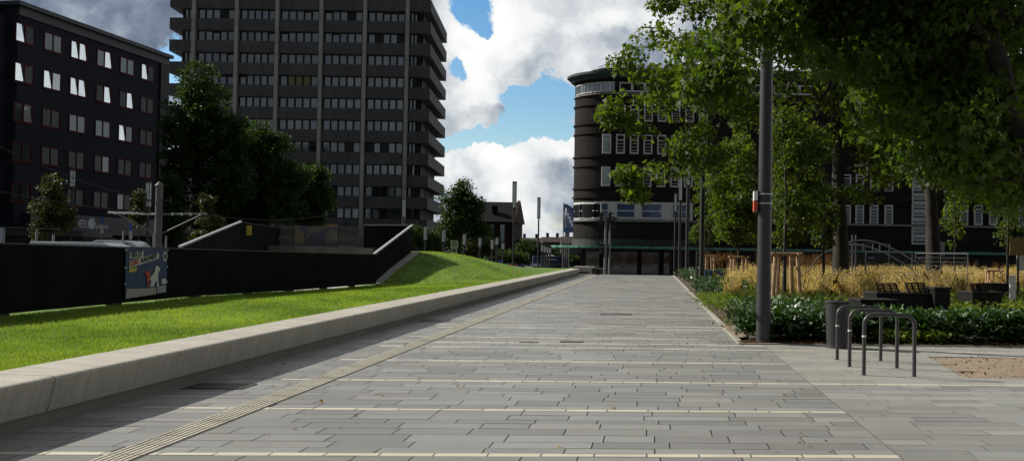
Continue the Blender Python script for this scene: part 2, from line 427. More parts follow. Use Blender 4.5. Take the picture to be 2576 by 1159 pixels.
tag(lb.build('paving_bands', mat('cream_slabs', (.56, .52, .41), .65, .08, 2, .2, 200, attr='tone', dirt=((.36, .33, .27), 1.4, .5)), colattr='tone'), kind='structure')
jt = MB(); jt.face([(XL-.4, -16.5, -.009), (16, -16, -.009), (16, SB+K*16, -.009), (XK, SB+K*XK, -.009), (XK, 76, -.009), (XL-.4, 76, -.009)])
tag(jt.build('paving_bed', mat('joint_sand', (.075, .072, .065), .95, .3, 20)), kind='structure')
# ribbed guidance strip
ts = MB(); tb = MB(); y = -16.0
while y < 71.5:
    L = .40
    tb.obox((TX0+.004, y+.003, -.01), (TX1-TX0-.008, 0, 0), (0, L-.006, 0), (0, 0, .011))
    for r in range(6):
        xx = TX0+.022+r*.0465
        ts.obox((xx, y+.006, .0012), (.026, 0, 0), (0, L-.012, 0), (0, 0, .008))
    y += L
tag(ts.build('guidance_strip_ribs', mat('ribbed_cream', (.47, .44, .36), .7, .12, 3, .2, 100, dirt=((.22, .21, .18), 1.3, 1.0))), kind='structure')
tag(tb.build('guidance_strip', mat('strip_groove', (.21, .20, .175), .8, .2, 3, dirt=((.12, .11, .09), 2.6, .8))), kind='structure')
def plate(name, px, py, w, d, label, m, cat='drain cover', grp=None, slots=0, ring=None):
    p = at_z(px, py); t_ = thing(name, label, cat, (p.x, p.y, 0), grp)
    MB().obox((p.x-w/2, p.y-d/2+K*0, -.008), (w, K*w, 0), (0, d, 0), (0, 0, .013)).build('cover', m, t_)
    f = MB()
    for (a, b_, c, dd) in ((-w/2-.02, -w/2, -d/2, d/2), (w/2, w/2+.02, -d/2, d/2), (-w/2-.02, w/2+.02, -d/2-.02, -d/2), (-w/2-.02, w/2+.02, d/2, d/2+.02)):
        f.obox((p.x+a, p.y+c+K*a, -.008), (b_-a, K*(b_-a), 0), (0, dd-c, 0), (0, 0, .016))
    f.build('frame', M_DARKMET, t_)
    if slots:
        s_ = MB()
        for i in range(slots):
            xx = p.x-w/2+w*(i+.5)/slots; s_.obox((xx-w/slots*.22, p.y-d*.4, .0055), (w/slots*.44, 0, 0), (0, d*.8, 0), (0, 0, .002))
        s_.build('grate', M_DARKMET, t_)
    return t_
M_RUST = mat('worn_cast_iron', (.10, .085, .065), .6, .3, 12, .3, 80)
plate('manhole_cover', 1550, 790, .75, .42, 'brown framed square access cover farthest up the promenade paving', M_SLAB)
plate('drain_cover', 1438, 859, .36, .16, 'brown cast iron drain cover in mid promenade, right of a thinner one', M_RUST, slots=7)
plate('drain_cover', 1330, 860, .28, .12, 'thin pale metal drain cover left of the brown one mid promenade', M_RUST, slots=6)
plate('drain_cover', 553, 971, .60, .42, 'large dark drain grate lying in the shade of the bench wall', M_RUST, slots=12)
plate('drain_cover', 1095, 807, .55, .42, 'dark drain grate beside the far part of the bench wall', M_RUST, slots=12)
lf = MB(); p = at_z(1407, 1124); lf.face([p+Vector(q) for q in ((-.02, -.012, .006), (.004, -.016, .003), (.026, 0, .012), (.006, .018, .004), (-.016, .012, .01))])
tag(lf.build('fallen_leaf', mat('dry_leaf', (.45, .28, .10), .7, .3, 60)), 'small curled tan leaf lying alone on the grey paving in front', 'leaf')

# ---------------------------------------------------------------- planting bed ground, kerbs
BX1 = 17.0
bed = MB(); nx, ny = 30, 60
def bz(x, s): return -.02+.05*smooth01((x-XK)/.8)*smooth01((s-SB)/.8)+.02*math.sin(x*3.1)*math.sin(s*2.3)
X1 = 34.0
for i in range(nx):
    for j in range(ny):
        q = []
        for a, b_ in ((0, 0), (1, 0), (1, 1), (0, 1)):
            u = ((i+a)/nx)**1.5; w = ((j+b_)/ny)**1.5; xx = XK+u*(X1-XK); ss = SB+w*(74-SB); yy = ss+K*xx
            q.append((xx, min(yy, 76.5), bz(xx, ss)))
        bed.face(q)
tag(bed.build('planting_bed', M_SOIL), kind='structure')
kb = MB(); y = SB+K*XK-.06
while y < 76: kb.obox((XK-.005, y+.002, -.01), (.10, 0, 0), (0, .996, 0), (0, 0, .035)); y += 1.0
x = XK
while x < 16: kb.obox((x+.002, SB+K*x-.06, -.01), (.996, K, 0), (0, .07, 0), (0, 0, .032)); x += 1.0
tag(kb.build('bed_kerb', mat('kerb_stone', (.36, .345, .30), .8, .12, 3, .2, 90, dirt=((.15, .12, .08), 3, .6))), kind='structure')
sp_ = MB(); a0, a1, a2, a3 = (Vector((SX0, SS1+K*SX0, 0)), Vector((SX1, SS0+K*SX1, 0)), Vector((18, SS0+K*18, 0)), Vector((18, SS1+K*18, 0)))
N = 60
def sz_(i, j): r_ = random.Random(i*9176+j*31); return r_.random()
for i in range(N*2):
    for j in range(N):
        q = []
        for a, b_ in ((0, 0), (1, 0), (1, 1), (0, 1)):
            u, w = (i+a)/(N*2), (j+b_)/N; lo = a1+(a2-a1)*u; hi = a0+(a3-a0)*u; p = lo+(hi-lo)*w
            e = min(u*2*N, w*N, (1-w)*N, 4)/4
            q.append((p.x, p.y, -.004+e*(.022+.012*math.sin(p.x*2.1+p.y*3)*math.cos(p.y*4))))
        sp_.face(q)
M_DSOIL = mat('dry_soil', (.20, .145, .095), .95, .35, 22, .8, 40, tint2=(.30, .23, .16), dirt=((.11, .08, .05), 9, .6))
tag(sp_.build('bare_soil', M_DSOIL, smooth=True), kind='structure')
wd = []; wt = []
for i in range(900):
    u, w = rnd.random(), rnd.random(); p = (a1+(a2-a1)*u)*(1-w)+(a0+(a3-a0)*u)*w
    cl = math.sin(p.x*4.7)+math.sin(p.y*9.3+p.x*2)
    if cl < .7 and rnd.random() < .8: continue
    a = rnd.uniform(0, 6.28); h = rnd.uniform(.02, .07); r = .012
    wd += [(p.x-r*math.cos(a), p.y-r*math.sin(a), .01), (p.x+r*math.cos(a), p.y+r*math.sin(a), .01), (p.x+rnd.uniform(-.03, .03), p.y+rnd.uniform(-.03, .03), h)]; wt.append(rnd.random())
tag(fastmesh('sparse_weeds', wd, [3]*len(wt), leafmat('weed', (.05, .07, .02), (.16, .14, .05), .3), tone=wt), 'sparse low weeds on the bare soil patch beside the bike stands', 'weeds', kind='stuff')
# small bare patch by the promenade, left of the lamp column
q = [at_z(1812, 818, .03), at_z(1866, 818, .03), at_z(1878, 846, .03), at_z(1852, 848, .03)]
tag(MB().face(q).build('trodden_soil', M_DSOIL), kind='structure')

# ---------------------------------------------------------------- long concrete bench wall
XF, XB, ZT = -5.57, -6.24, .43
XF = at_z(0, 965, ZT).x*0+at_y(0, 965, at_z(0, 1100).y).x
ZT = at_y(0, 965, at_z(0, 1100).y).z
XF = at_z(0, 1100).x+.10
XB = XF-.66
bt = thing('bench_wall', 'long pale concrete bench wall edging the lawn along the whole promenade', 'bench wall', (XF, 10, 0))
y0 = at_z(240, 1030, .15).y-3.72*5; YE = at_z(1441, 702).y; YE = 72.5
pl = MB(); seg0 = None; y = y0
prof = [(XB, .05), (XB, ZT-.02), (XB+.02, ZT), (XF-.03, ZT), (XF-.008, ZT-.008), (XF, ZT-.03), (XF-.07, .125), (XF-.09, .115), (XF-.2, .115)]
while y < YE:
    y1 = min(y+3.72, YE)
    a = [(x, y+.007, z) for x, z in prof]
    MB().prism([Vector(p) for p in a], (0, y1-y-.014, 0)).build('bench_segment', M_CONC, bt)
    y = y1
MB().box(XB+.1, XF-.11, y0, YE-.05, -.05, .117).build('plinth', M_PLINTH, bt)
# two short benches set back at the far end
for (pxa, pxb, py, off, lab) in ((1441, 1482, 680, -.55, 'short pale concrete bench just past the end of the long bench wall'), (1478, 1491, 683, -.35, 'small far stub of pale concrete bench near the traffic lights')):
    Ya = 75.0 if off < -.5 else 84.0; xa = at_y(pxa, py, Ya).x; xb = at_y(pxb, py, Ya).x; zb = gz(xa, Ya)
    t_ = thing('concrete_bench', lab, 'bench', ((xa+xb)/2, Ya, zb))
    MB().box(xa, xb, Ya, Ya+2.2, zb+.14+(.08 if off < -.5 else 0), zb+.52+(.08 if off < -.5 else .35)).build('seat_block', M_CONC, t_, bevel=.02)
    MB().box(xa+.12, xb-.12, Ya+.15, Ya+2.0, zb-.02, zb+.25).build('plinth', M_PLINTH, t_)

# ---------------------------------------------------------------- lawn with its mound
C2b = at_y(1047, 634, 44.0); C1b = at_y(945, 716, 37.0)
def xfence(y):
    """plan line of the screen fence = left edge of the lawn"""
    A, B = at_z(0, 790, .42), C1b
    t = (y-A.y)/(B.y-A.y)
    if y <= B.y: return A.x+(B.x-A.x)*t
    if y <= C2b.y: return B.x+(C2b.x-B.x)*(y-B.y)/(C2b.y-B.y)
    return C2b.x-.3*(y-C2b.y)
def lz(x, y):
    xe = xfence(y); w = smooth01((XB-x)/(XB-xe)) if xe < XB else 0
    z = ZT-.03
    z -= (ZT-.03-C1b.z)*smooth01((y-20)/15)*(1-smooth01((y-36)/6))*w
    hY = max(0, (y-C1b.y)/(C2b.y-C1b.y))**1.08*.93+.07*smooth01((y-C1b.y+1.5)/(C2b.y-C1b.y+1.5)) if y < C2b.y else 1-smooth01((y-47)/26)
    u = (XB-x)/(XB-C2b.x); gX = smooth01(u*.98)**.8 if u > 0 else 0
    z += (C2b.z-z)*hY*gX if u > 0 else 0
    z += .012*math.sin(x*1.7+y*.6)*math.sin(y*.9)
    return z
lw = MB(); NY = 150; NX = 26
for j in range(NY):
    for i in range(NX):
        q = []
        for a, b_ in ((0, 0), (1, 0), (1, 1), (0, 1)):
            y = 3+(j+b_)/NY*(75.5-3); xe = xfence(y)-(.4 if y < 37 else 0.0); x = XB+.02+(xe-XB)*(i+a)/NX
            q.append((x, y, lz(x, y)))
        lw.face(q[::-1])
M_LAWN = mat('lawn_turf', (.085, .16, .022), .9, .3, 1.6, 1.0, 55, tint2=(.15, .25, .045), dirt=((.055, .11, .018), 5, .6), spec=.2)
tag(lw.build('lawn', M_LAWN, smooth=True), kind='structure')
# blades
Nb = 190000
yy = 7.5*(1/(1-rng.random(Nb)*.86)); uu = rng.random(Nb)
V = np.zeros((Nb, 3, 3), dtype=np.float32); keep = np.ones(Nb, bool)
zz = np.zeros(Nb); xx = np.zeros(Nb)
for i in range(Nb):
    y = yy[i]
    if y > 52: keep[i] = False; continue
    xe = xfence(y); xx[i] = XB+.01+(xe-XB)*uu[i]; zz[i] = lz(xx[i], y)
# visible wedge only
keep &= (xx > -.62*yy-1.5)
xx, yy, zz = xx[keep], yy[keep], zz[keep]; n = len(xx)
an = rng.random(n)*6.283; hh = rng.uniform(.018, .045, n)*(1+(yy > 20)*.5); wv = .0022*(1+yy/9)
lean = rng.normal(0, .014, (n, 2))
V = np.stack([np.stack([xx-np.cos(an)*wv, yy-np.sin(an)*wv, zz-.004], 1), np.stack([xx+np.cos(an)*wv, yy+np.sin(an)*wv, zz-.004], 1),
              np.stack([xx+lean[:, 0], yy+lean[:, 1], zz+hh], 1)], 1).reshape(-1, 3)
pat = .5+.22*np.sin(xx*1.3+np.sin(yy*.7)*2)+.2*np.sin(yy*1.1+xx*.4)+.22*np.sin(xx*4.7+np.sin(yy*2.9)*1.7)*np.sin(yy*3.3+xx)
tag(fastmesh('grass', V, [3]*n, leafmat('grass_blade', (.085, .165, .022), (.30, .41, .09), .45, .5, .3), tone=np.clip(pat*.75+rng.random(n)*.42-.08, 0, 1)),
    'short bright green mown grass of the sunlit lawn', 'grass', kind='stuff')
# daisies and clippings
dv = []; dt = []
for i in range(420):
    y = 8/(1-rnd.random()*.7); x = XB-.1+(xfence(y)-XB)*rnd.random(); z = lz(x, y)+.035; r = .008
    dv += [(x-r, y, z), (x, y-r, z+.003), (x+r, y, z), (x, y+r, z+.003)]; dt.append(1)
tag(fastmesh('clover_blossoms', dv, [4]*len(dt), mat('petal', (.7, .72, .62), .7), tone=dt), 'tiny pale blossoms scattered in the lawn', 'flowers', kind='stuff')
# ================================================================ SCREEN FENCES
M_SCREEN = mat('black_screen_cloth', (.011, .0115, .012), .95, .35, 1.2, .3, 20, spec=.03)
M_ALU = mat('bare_aluminium', (.62, .63, .64), .35, .08, 6, metal=.6)
M_BLACK = mat('black_rubber', (.012, .012, .013), .8, .2, 8)
def screen_fence(name, label, pts, panel=3.4, cap=None, gap=.05, group='black screen fences round the ramp', feet=True, thick=.04):
    """pts: list of (base point, height). Cloth panels between posts, a top rail, rubber feet"""
    t_ = thing(name, label, 'fence', pts[0][0], group)
    for (p, h0), (q, h1) in zip(pts[:-1], pts[1:]):
        L = (q-p).length; n = max(1, round(L/panel)); d = (q-p)/n; nrm = Vector((d.y, -d.x, 0)).normalized()
        for i in range(n):
            a = p+d*i; b_ = p+d*(i+1); ha = h0+(h1-h0)*i/n; hb = h0+(h1-h0)*(i+1)/n
            mb = MB(); M_ = 14; front = []; 
            for j in range(M_+1):
                u = j/M_; o = a+(b_-a)*u; h = ha+(hb-ha)*u; w = .006*math.sin(u*M_*1.1+i)+.003*math.sin(u*21+i*2)
                sg = -.012*math.sin(u*math.pi*3)
                front.append((o+nrm*w+Vector((0, 0, gap)), o+nrm*w*.3+Vector((0, 0, h+sg*0))))
            for j in range(M_):
                A, B = front[j], front[j+1]
                mb.face([A[0]+nrm*.01, B[0]+nrm*.01, B[1]+nrm*.01, A[1]+nrm*.01]); mb.face([B[0]-nrm*.01, A[0]-nrm*.01, A[1]-nrm*.01, B[1]-nrm*.01])
                mb.face([A[1]+nrm*.01, B[1]+nrm*.01, B[1]-nrm*.01, A[1]-nrm*.01]); mb.face([A[0]-nrm*.01, B[0]-nrm*.01, B[0]+nrm*.01, A[0]+nrm*.01])
            mb.build('panel', M_SCREEN, t_)
            MB().tube([a-nrm*.035+Vector((0, 0, 0)), a-nrm*.035+Vector((0, 0, ha+.01))], .02, 6).build('post', M_DARKMET, t_)
            if cap: MB().bar(a+Vector((0, 0, ha+.03)), a+(b_-a)*.985+Vector((0, 0, hb+.03)), .10, .06).build('top_rail', cap, t_)
            else: MB().bar(a+Vector((0, 0, ha+.012)), b_+Vector((0, 0, hb+.012)), .03, .02).build('top_rail', M_DARKMET, t_)
            if feet: MB().obox(a-Vector((.07, .22, .02)), (.14, 0, 0), (0, .36, 0), (0, 0, gap+.03)).build('foot', M_BLACK, t_)
    return t_
FA = [xfence(y) for y in (13.0, 37)]
P0 = Vector((xfence(12.5), 12.5, lz(xfence(12.5), 12.5)))
hs = [(Vector((xfence(y), y, 0)), y) for y in (11.5, at_z(0, 790, .42).y, 22, 28, C1b.y)]
tops = {0: 1.13, 1: at_y(0, 613, hs[1][0].y).z, 4: at_y(938, 640, C1b.y).z}
fp = []
for i, (p, y) in enumerate(hs):
    z = lz(p.x, y); tz = tops[1]+(tops[4]-tops[1])*max(0, (y-hs[1][1])/(C1b.y-hs[1][1]))
    if i in (2, 3): tz -= 0.0
    fp.append((Vector((p.x, y, z-.02)), tz-z+.02))
screen_fence('screen_fence', 'long low black cloth screen fence standing behind the sunlit lawn', fp, gap=.06, panel=3.3)
topB = at_y(1036, 567, C2b.y).z
screen_fence('screen_fence', 'black screen panel with a bright rail climbing the grass mound', [(C1b+Vector((-.12, .12, -.02)), tops[4]-C1b.z+.02), (C2b+Vector((-.2, 0, -.05)), topB-C2b.z+.05)], cap=M_ALU, feet=False, gap=.1)
# concrete strip at the foot of the climbing fence
k1 = C1b+Vector((-.02, 0, -.02)); k2 = C2b+Vector((.02, 0, .02)); kv = Vector((.17, -.03, 0))
kbm = MB(); nn = 8
for i in range(nn):
    a = k1+(k2-k1)*(i/nn); b_ = k1+(k2-k1)*((i+1)/nn); a.z = lz(a.x+.15, a.y)+.02; b_.z = lz(b_.x+.15, b_.y)+.02
    kbm.prism([a-Vector((.14, 0, .05)), a+kv-Vector((0, 0, .05)), a+kv+Vector((0, 0, .03)), a-Vector((.14, 0, -.03))], (b_-a)*.985)
tag(kbm.build('concrete_strip', mat('strip_concrete', (.38, .36, .32), .8, .1, 2)), 'narrow concrete strip between the climbing black fence and the mound grass', 'kerb')
e1 = at_y(915, 567, C2b.y+.3); e2 = at_y(1026, 567, C2b.y+.3)
zb = at_y(915, 624, C2b.y+.3).z
screen_fence('screen_fence', 'level black screen fence closing the end of the ramp behind the mound', [(Vector((e1.x, e1.y, zb)), e1.z-zb), (Vector((e2.x, e2.y, zb)), e2.z-zb)], panel=1.0, feet=False, gap=.02, cap=mat('dull_rail', (.25, .25, .25), .5))
d1 = at_y(452, 622, 31.0); d2 = at_y(606, 558, 42.0)
screen_fence('screen_fence', 'black screen panel with a white slanting rail on the far left side of the ramp', [(Vector((d1.x, d1.y, .1)), d1.z-.1), (Vector((d2.x, d2.y, 1.2)), d2.z-1.2)], cap=M_ALU, feet=False, gap=-.2, panel=2.6)
d3 = at_y(702, 573, 50.0)
screen_fence('screen_fence', 'black screen fence with a small yellow plate beyond the slanting white rail', [(Vector((d2.x, d2.y, .6)), d2.z-.6), (Vector((d3.x, d3.y, .6)), d3.z-.6)], feet=False, gap=0, panel=4)
yp = at_y(629, 578, 43.0)
tag(MB().obox(yp+Vector((-.12, -.12, -.22)), (.2, .05, 0), (0, .03, 0), (0, 0, .42)).build('warning_plate', mat('yellow_paint', (.55, .45, .05), .6, .1, 5)), 'small yellow plate on the black fence beyond the white rail', 'sign')
# ramp side walls of natural stone concrete
w1, w2, w3 = at_y(590, 629, 47.5), at_y(622, 615, 47.5), at_y(932, 624, 47.5)
wm = MB(); wm.prism([Vector((w1.x, 47.5, -.1)), Vector((w3.x, 47.5, -.1)), Vector((w3.x, 47.5, w3.z+.02)), Vector((w2.x+.6, 47.5, w2.z)), Vector((w2.x, 47.5, w2.z-.04)), Vector((w1.x, 47.5, w1.z))], (0, .4, 0))
tag(wm.build('parapet_wall', mat('weathered_stone', (.17, .16, .14), .85, .35, .9, .4, 60, dirt=((.09, .085, .075), .8, .8))), 'weathered grey stone parapet wall across the ramp behind the black fence', 'wall')
pit = MB().box(C1b.x-7.5, C1b.x-1.0, 27, 47, -.05, .02)
tag(pit.build('ramp_paving', mat('sunlit_concrete', (.42, .41, .38), .8, .1, 2)), kind='structure')
# bar railing with painted mural board behind
rl = thing('bar_railing', 'tall grey bar railing behind the stone parapet with a painted board seen through it', 'railing', at_y(830, 625, 50).xyz)
ra, rb_ = at_y(706, 572, 50), at_y(1008, 575, 50); zl, zt = at_y(830, 624, 50).z-.1, at_y(830, 569, 50).z
bars = MB(); n = 74
for i in range(n+1):
    p = ra+(rb_-ra)*(i/n); bars.bar((p.x, 50, zl), (p.x, 50, zt+(.03 if i % 12 == 0 else 0)), .05, .03)
bars.build('bars', mat('weathered_steel', (.12, .115, .105), .6, .2, 5), rl)
MB().bar((ra.x, 50.03, zl+.12), (rb_.x, 50.03, zl+.12), .03).bar((ra.x, 50.03, zt-.12), (rb_.x, 50.03, zt-.12), .03).build('rail', M_DARKMET, rl)
ba, bb = at_y(744, 570, 50.35), at_y(848, 570, 50.35); zA, zB = at_y(800, 622, 50.35).z, at_y(800, 570, 50.35).z
mbd = MB().box(ba.x, bb.x, 50.25, 50.33, zA, zB)
mu = bpy.data.materials.new('mural_paint'); mu.use_nodes = True; t = NT(mu.node_tree)
gg = t.n('ShaderNodeTexCoord').outputs['Object']; nz = t.noise(gg, .9, 2, .4, .6)
mu.node_tree.links.new(t.ramp(nz, [(.35, (.72, .55, .34)), (.46, (.68, .50, .30)), (.49, (.08, .16, .40)), (.58, (.06, .12, .30)), (.62, (.62, .56, .46))]), mu.node_tree.nodes['Principled BSDF'].inputs[0])
tag(mbd.build('mural_board', mu), 'board painted sand and blue standing behind the bar railing', 'mural')

# ---------------------------------------------------------------- poster on the fence
def fence_frame(y):
    x = xfence(y); return Vector((x, y, 0))
A0, A1 = None, None
def on_fence(px, py):
    """point on the cloth plane of the long fence"""
    a, b_ = fence_frame(at_z(0, 790, .42).y), fence_frame(C1b.y); nrm = Vector((b_.y-a.y, -(b_.x-a.x), 0)).normalized()
    d = ray(px, py); o = Vector((0, 0, H)); t = (a+nrm*.045-o).dot(nrm)/d.dot(nrm); return o+d*t, nrm
PA, nF = on_fence(317, 624); PB, _ = on_fence(421, 624); PC, _ = on_fence(313, 752)
zt_, zb_ = PA.z, PC.z; du = (PB-PA); du.z = 0; dvv = Vector((0, 0, zt_-zb_))
O = Vector((PA.x, PA.y, zb_))
def Q(u, v, lift=0): return O+du*u+dvv*v+nF*lift
po = thing('poster', 'dark blue printed banner with a white dog drawing tied to the black fence', 'banner', O)
def sheet(name, poly, lift, m, parent, thick=.006):
    mb = MB().prism([Q(u, v, lift) for u, v in poly], nF*thick); return mb.build(name, m, parent)
sh = MB(); NN = 20
for i in range(NN):
    u0, u1 = i/NN, (i+1)/NN; w0, w1_ = .006*math.sin(i*1.9), .006*math.sin((i+1)*1.9)
    b0_, b1_ = (0 if u0 < .9 else .03), 0
    sh.face([Q(u0, .0+.09*u0, w0), Q(u1, .0+.09*u1, w1_), Q(u1, 1, w1_), Q(u0, 1, w0)])
MBL = mat('navy_print', (.022, .045, .13), .55, .12, 8); sh.build('banner_sheet', MBL, po)
MW = mat('print_white', (.62, .60, .54), .6, .08, 9); MR = mat('print_red', (.50, .07, .03), .6, .1, 9); MY = mat('print_yellow', (.52, .46, .04), .6, .1, 9); MK = mat('print_black', (.02, .02, .025), .6, .1, 9)
sheet('grass_strip', [(.01, .015), (.72, .055), (.72, .20), (.45, .185), (.02, .21)], .010, mat('print_cream', (.40, .36, .30), .6, .35, 30), po)
sheet('logo_field', [(.74, .07), (.97, .08), (.97, .23), (.74, .22)], .010, mat('print_grey', (.30, .34, .36), .6, .15, 20), po)
sheet('logo_field', [(.86, .26), (.97, .26), (.97, .37), (.86, .37)], .010, MW, po)
sheet('text_strip', [(.07, .80), (.385, .83), (.385, .955), (.07, .925)], .010, MW, po)
sheet('text_strip', [(.06, .61), (.76, .80), (.76, .92), (.06, .75)], .016, MW, po)
sheet('text_strip', [(.07, .52), (.24, .555), (.24, .625), (.07, .59)], .010, MY, po)
dog = [(.56, .215), (.60, .33), (.555, .36), (.58, .42), (.635, .47), (.68, .53), (.69, .62), (.72, .645), (.77, .63), (.80, .58), (.80, .54), (.77, .52), (.755, .43), (.765, .33), (.77, .25), (.80, .235), (.80, .215), (.73, .215), (.735, .31), (.70, .33), (.66, .22)]
sheet('dog_drawing', dog, .010, MW, po)
sheet('red_figure', [(.50, .21), (.55, .23), (.545, .33), (.575, .43), (.545, .47), (.56, .56), (.53, .57), (.515, .50), (.48, .54), (.43, .52), (.46, .48), (.50, .42), (.48, .36), (.51, .30)], .010, MR, po)
ring_ = []; 
sheet('round_logo', [(.93+.055*math.cos(i*math.pi/10), .84+.10*math.sin(i*math.pi/10)) for i in range(20)], .010, MW, po)
sheet('round_logo', [(.93+.035*math.cos(i*math.pi/10), .84+.064*math.sin(i*math.pi/10)) for i in range(20)], .017, MBL, po)
rtx = du.normalized()
def text(name, s, at, right, up, size, m, parent, skew=0, sx=1, lift=.0):
    """lettering as flat solid letters"""
    cu = bpy.data.curves.new(name, 'FONT'); cu.body = s; cu.size = size; cu.extrude = .003; cu.align_x = 'LEFT'; cu.align_y = 'CENTER'; cu.shear = 0
    cu.offset = size*.012
    tmp = bpy.data.objects.new(name, cu); COL.objects.link(tmp); dg = bpy.context.evaluated_depsgraph_get()
    me = bpy.data.meshes.new_from_object(tmp.evaluated_get(dg)); bpy.data.objects.remove(tmp)
    r, u = Vector(right).normalized(), Vector(up).normalized(); nrm = r.cross(u); at = Vector(at)-(WL.get(parent.name) if parent else Vector())
    for v in me.vertices: v.co = at+r*(v.co.x*sx)+u*(v.co.y+v.co.x*sx*skew)+nrm*(v.co.z+lift)
    me.materials.clear(); me.materials.append(m); o = bpy.data.objects.new(name, me); COL.objects.link(o)
    if parent: o.parent = parent; WL[o.name] = WL[parent.name]
    return o
LU = du.length; sk = (.19*dvv.length)/(.70*LU)
text('lettering', 'HIER IST', Q(.085, .865, .022), rtx, (0, 0, 1), .155*dvv.length/1.0, MK, po, skew=.06, sx=.29*LU/(.155*dvv.length*3.9))
text('lettering', 'KEINE', Q(.075, .685, .028), rtx, (0, 0, 1), .155*dvv.length, MR, po, skew=sk, sx=.22*LU/(.155*dvv.length*3.0))
text('lettering', 'HUNDEWIESE!', Q(.31, .745, .028), rtx, (0, 0, 1), .14*dvv.length, MK, po, skew=sk, sx=.43*LU/(.14*dvv.length*7.0))
ties = MB()
for v in (.3, .62, .97):
    for u in (.0, 1.0): ties.obox(Q(u, v, .0)-Vector((.015, .015, .015)), (.03, 0, 0), (0, .03, 0), (0, 0, .03))
ties.build('cable_ties', MW, po)

# ================================================================ BUILDINGS
def basis(o, r, n):   # origin, right unit, outward normal unit
    return Vector(o), Vector(r).normalized(), Vector(n).normalized()
M_DBRICK = brickmat('blue_black_brick', (.022, .026, .038), (.030, .035, .050), (.018, .02, .026))
M_RED = mat('dark_red_frame', (.075, .008, .013), .7, .15, 5, spec=.1)
G_DARK = glassmat('dark_window_glass', (.010, .012, .015), .025, .05)
G_MID = glassmat('window_glass', (.06, .07, .08), .34, .06)
G_BLUE = glassmat('blue_window_glass', (.025, .055, .16), .12, .05)
G_SKY = glassmat('sky_reflecting_glass', (.36, .37, .40), .8, .03, .2)
G_CURT = glassmat('curtained_glass', (.13, .15, .17), .26, .08, .5)
G_VEIL = glassmat('veiled_glass', (.06, .07, .085), .10, .08, .6)
M_BLIND = mat('window_blind', (.62, .64, .68), .7, .08, 3)
# --- left: dark brick office block with red window frames
LA = at_d(40, 300, 87.5); LB = at_d(418, 300, 111); LA.z = LB.z = 0
zr = at_d(40, 14, 87.5).z; rr = (LB-LA).normalized(); nn_ = Vector((rr.y, -rr.x, 0)); L = (LB-LA).length
bl_ = thing('office_block', 'dark brick office block with red window frames and rows of tilted windows at the left', 'building', LA-Vector((0, 0, .4)))
dep = -nn_*16
MB().obox(LA-Vector((0, 0, .4)), LB-LA, dep, Vector((0, 0, zr+.4))).build('wall', M_DBRICK, bl_)
lft = -rr*9-nn_*1.2
MB().obox(LA-Vector((0, 0, .4))-rr*.02-nn_*.9, -rr*14, dep*.9, Vector((0, 0, zr-.9+.4))).build('side_wall', M_DBRICK, bl_)
MB().obox(LA+Vector((0, 0, zr+.0))-rr*.6+nn_*.5, (LB-LA)+rr*1.0, dep-nn_*1.0, Vector((0, 0, .35))).build('roof', mat('dark_fascia', (.03, .032, .036), .6, .1, 3), bl_)
MB().obox(LA+Vector((0, 0, zr-.75))-rr*.1+nn_*.01, (LB-LA)+rr*.2, nn_*.16, Vector((0, 0, .72))).build('cornice', mat('dark_fascia', (.03, .032, .036)), bl_)
# corner pier
MB().obox(LB-rr*1.6+nn_*.003+Vector((0, 0, -.4)), rr*1.65, nn_*.22, Vector((0, 0, zr-.4))).build('corner_pier', mat('near_black_cladding', (.014, .015, .019), .7, .2, 2), bl_)
colx = [(63, 92), (133, 118), (198, 143), (262, 168), (319, 186), (371, 203)]
def on_plane(px, py, O_, N_):
    d = ray(px, py); o = Vector((0, 0, H)); t = (O_-o).dot(N_)/d.dot(N_); return o+d*t
states = [['bd', 'cc', 'bb', 'cb', 'cc', 'bd'], ['bd', 'bm', 'BB', 'dB', 'dB', 'dd'], ['db', 'dd', 'cc', 'cc', 'bc', 'dd'], ['dd', 'dd', 'dd', 'dc', 'dd', 'dd'], ['dd', 'dd', 'dd', 'dd', 'cd', 'dd']]
pm = {'b': G_SKY, 'B': G_SKY, 'c': G_VEIL, 'd': G_DARK, 'm': G_MID}
wr = random.Random(3)
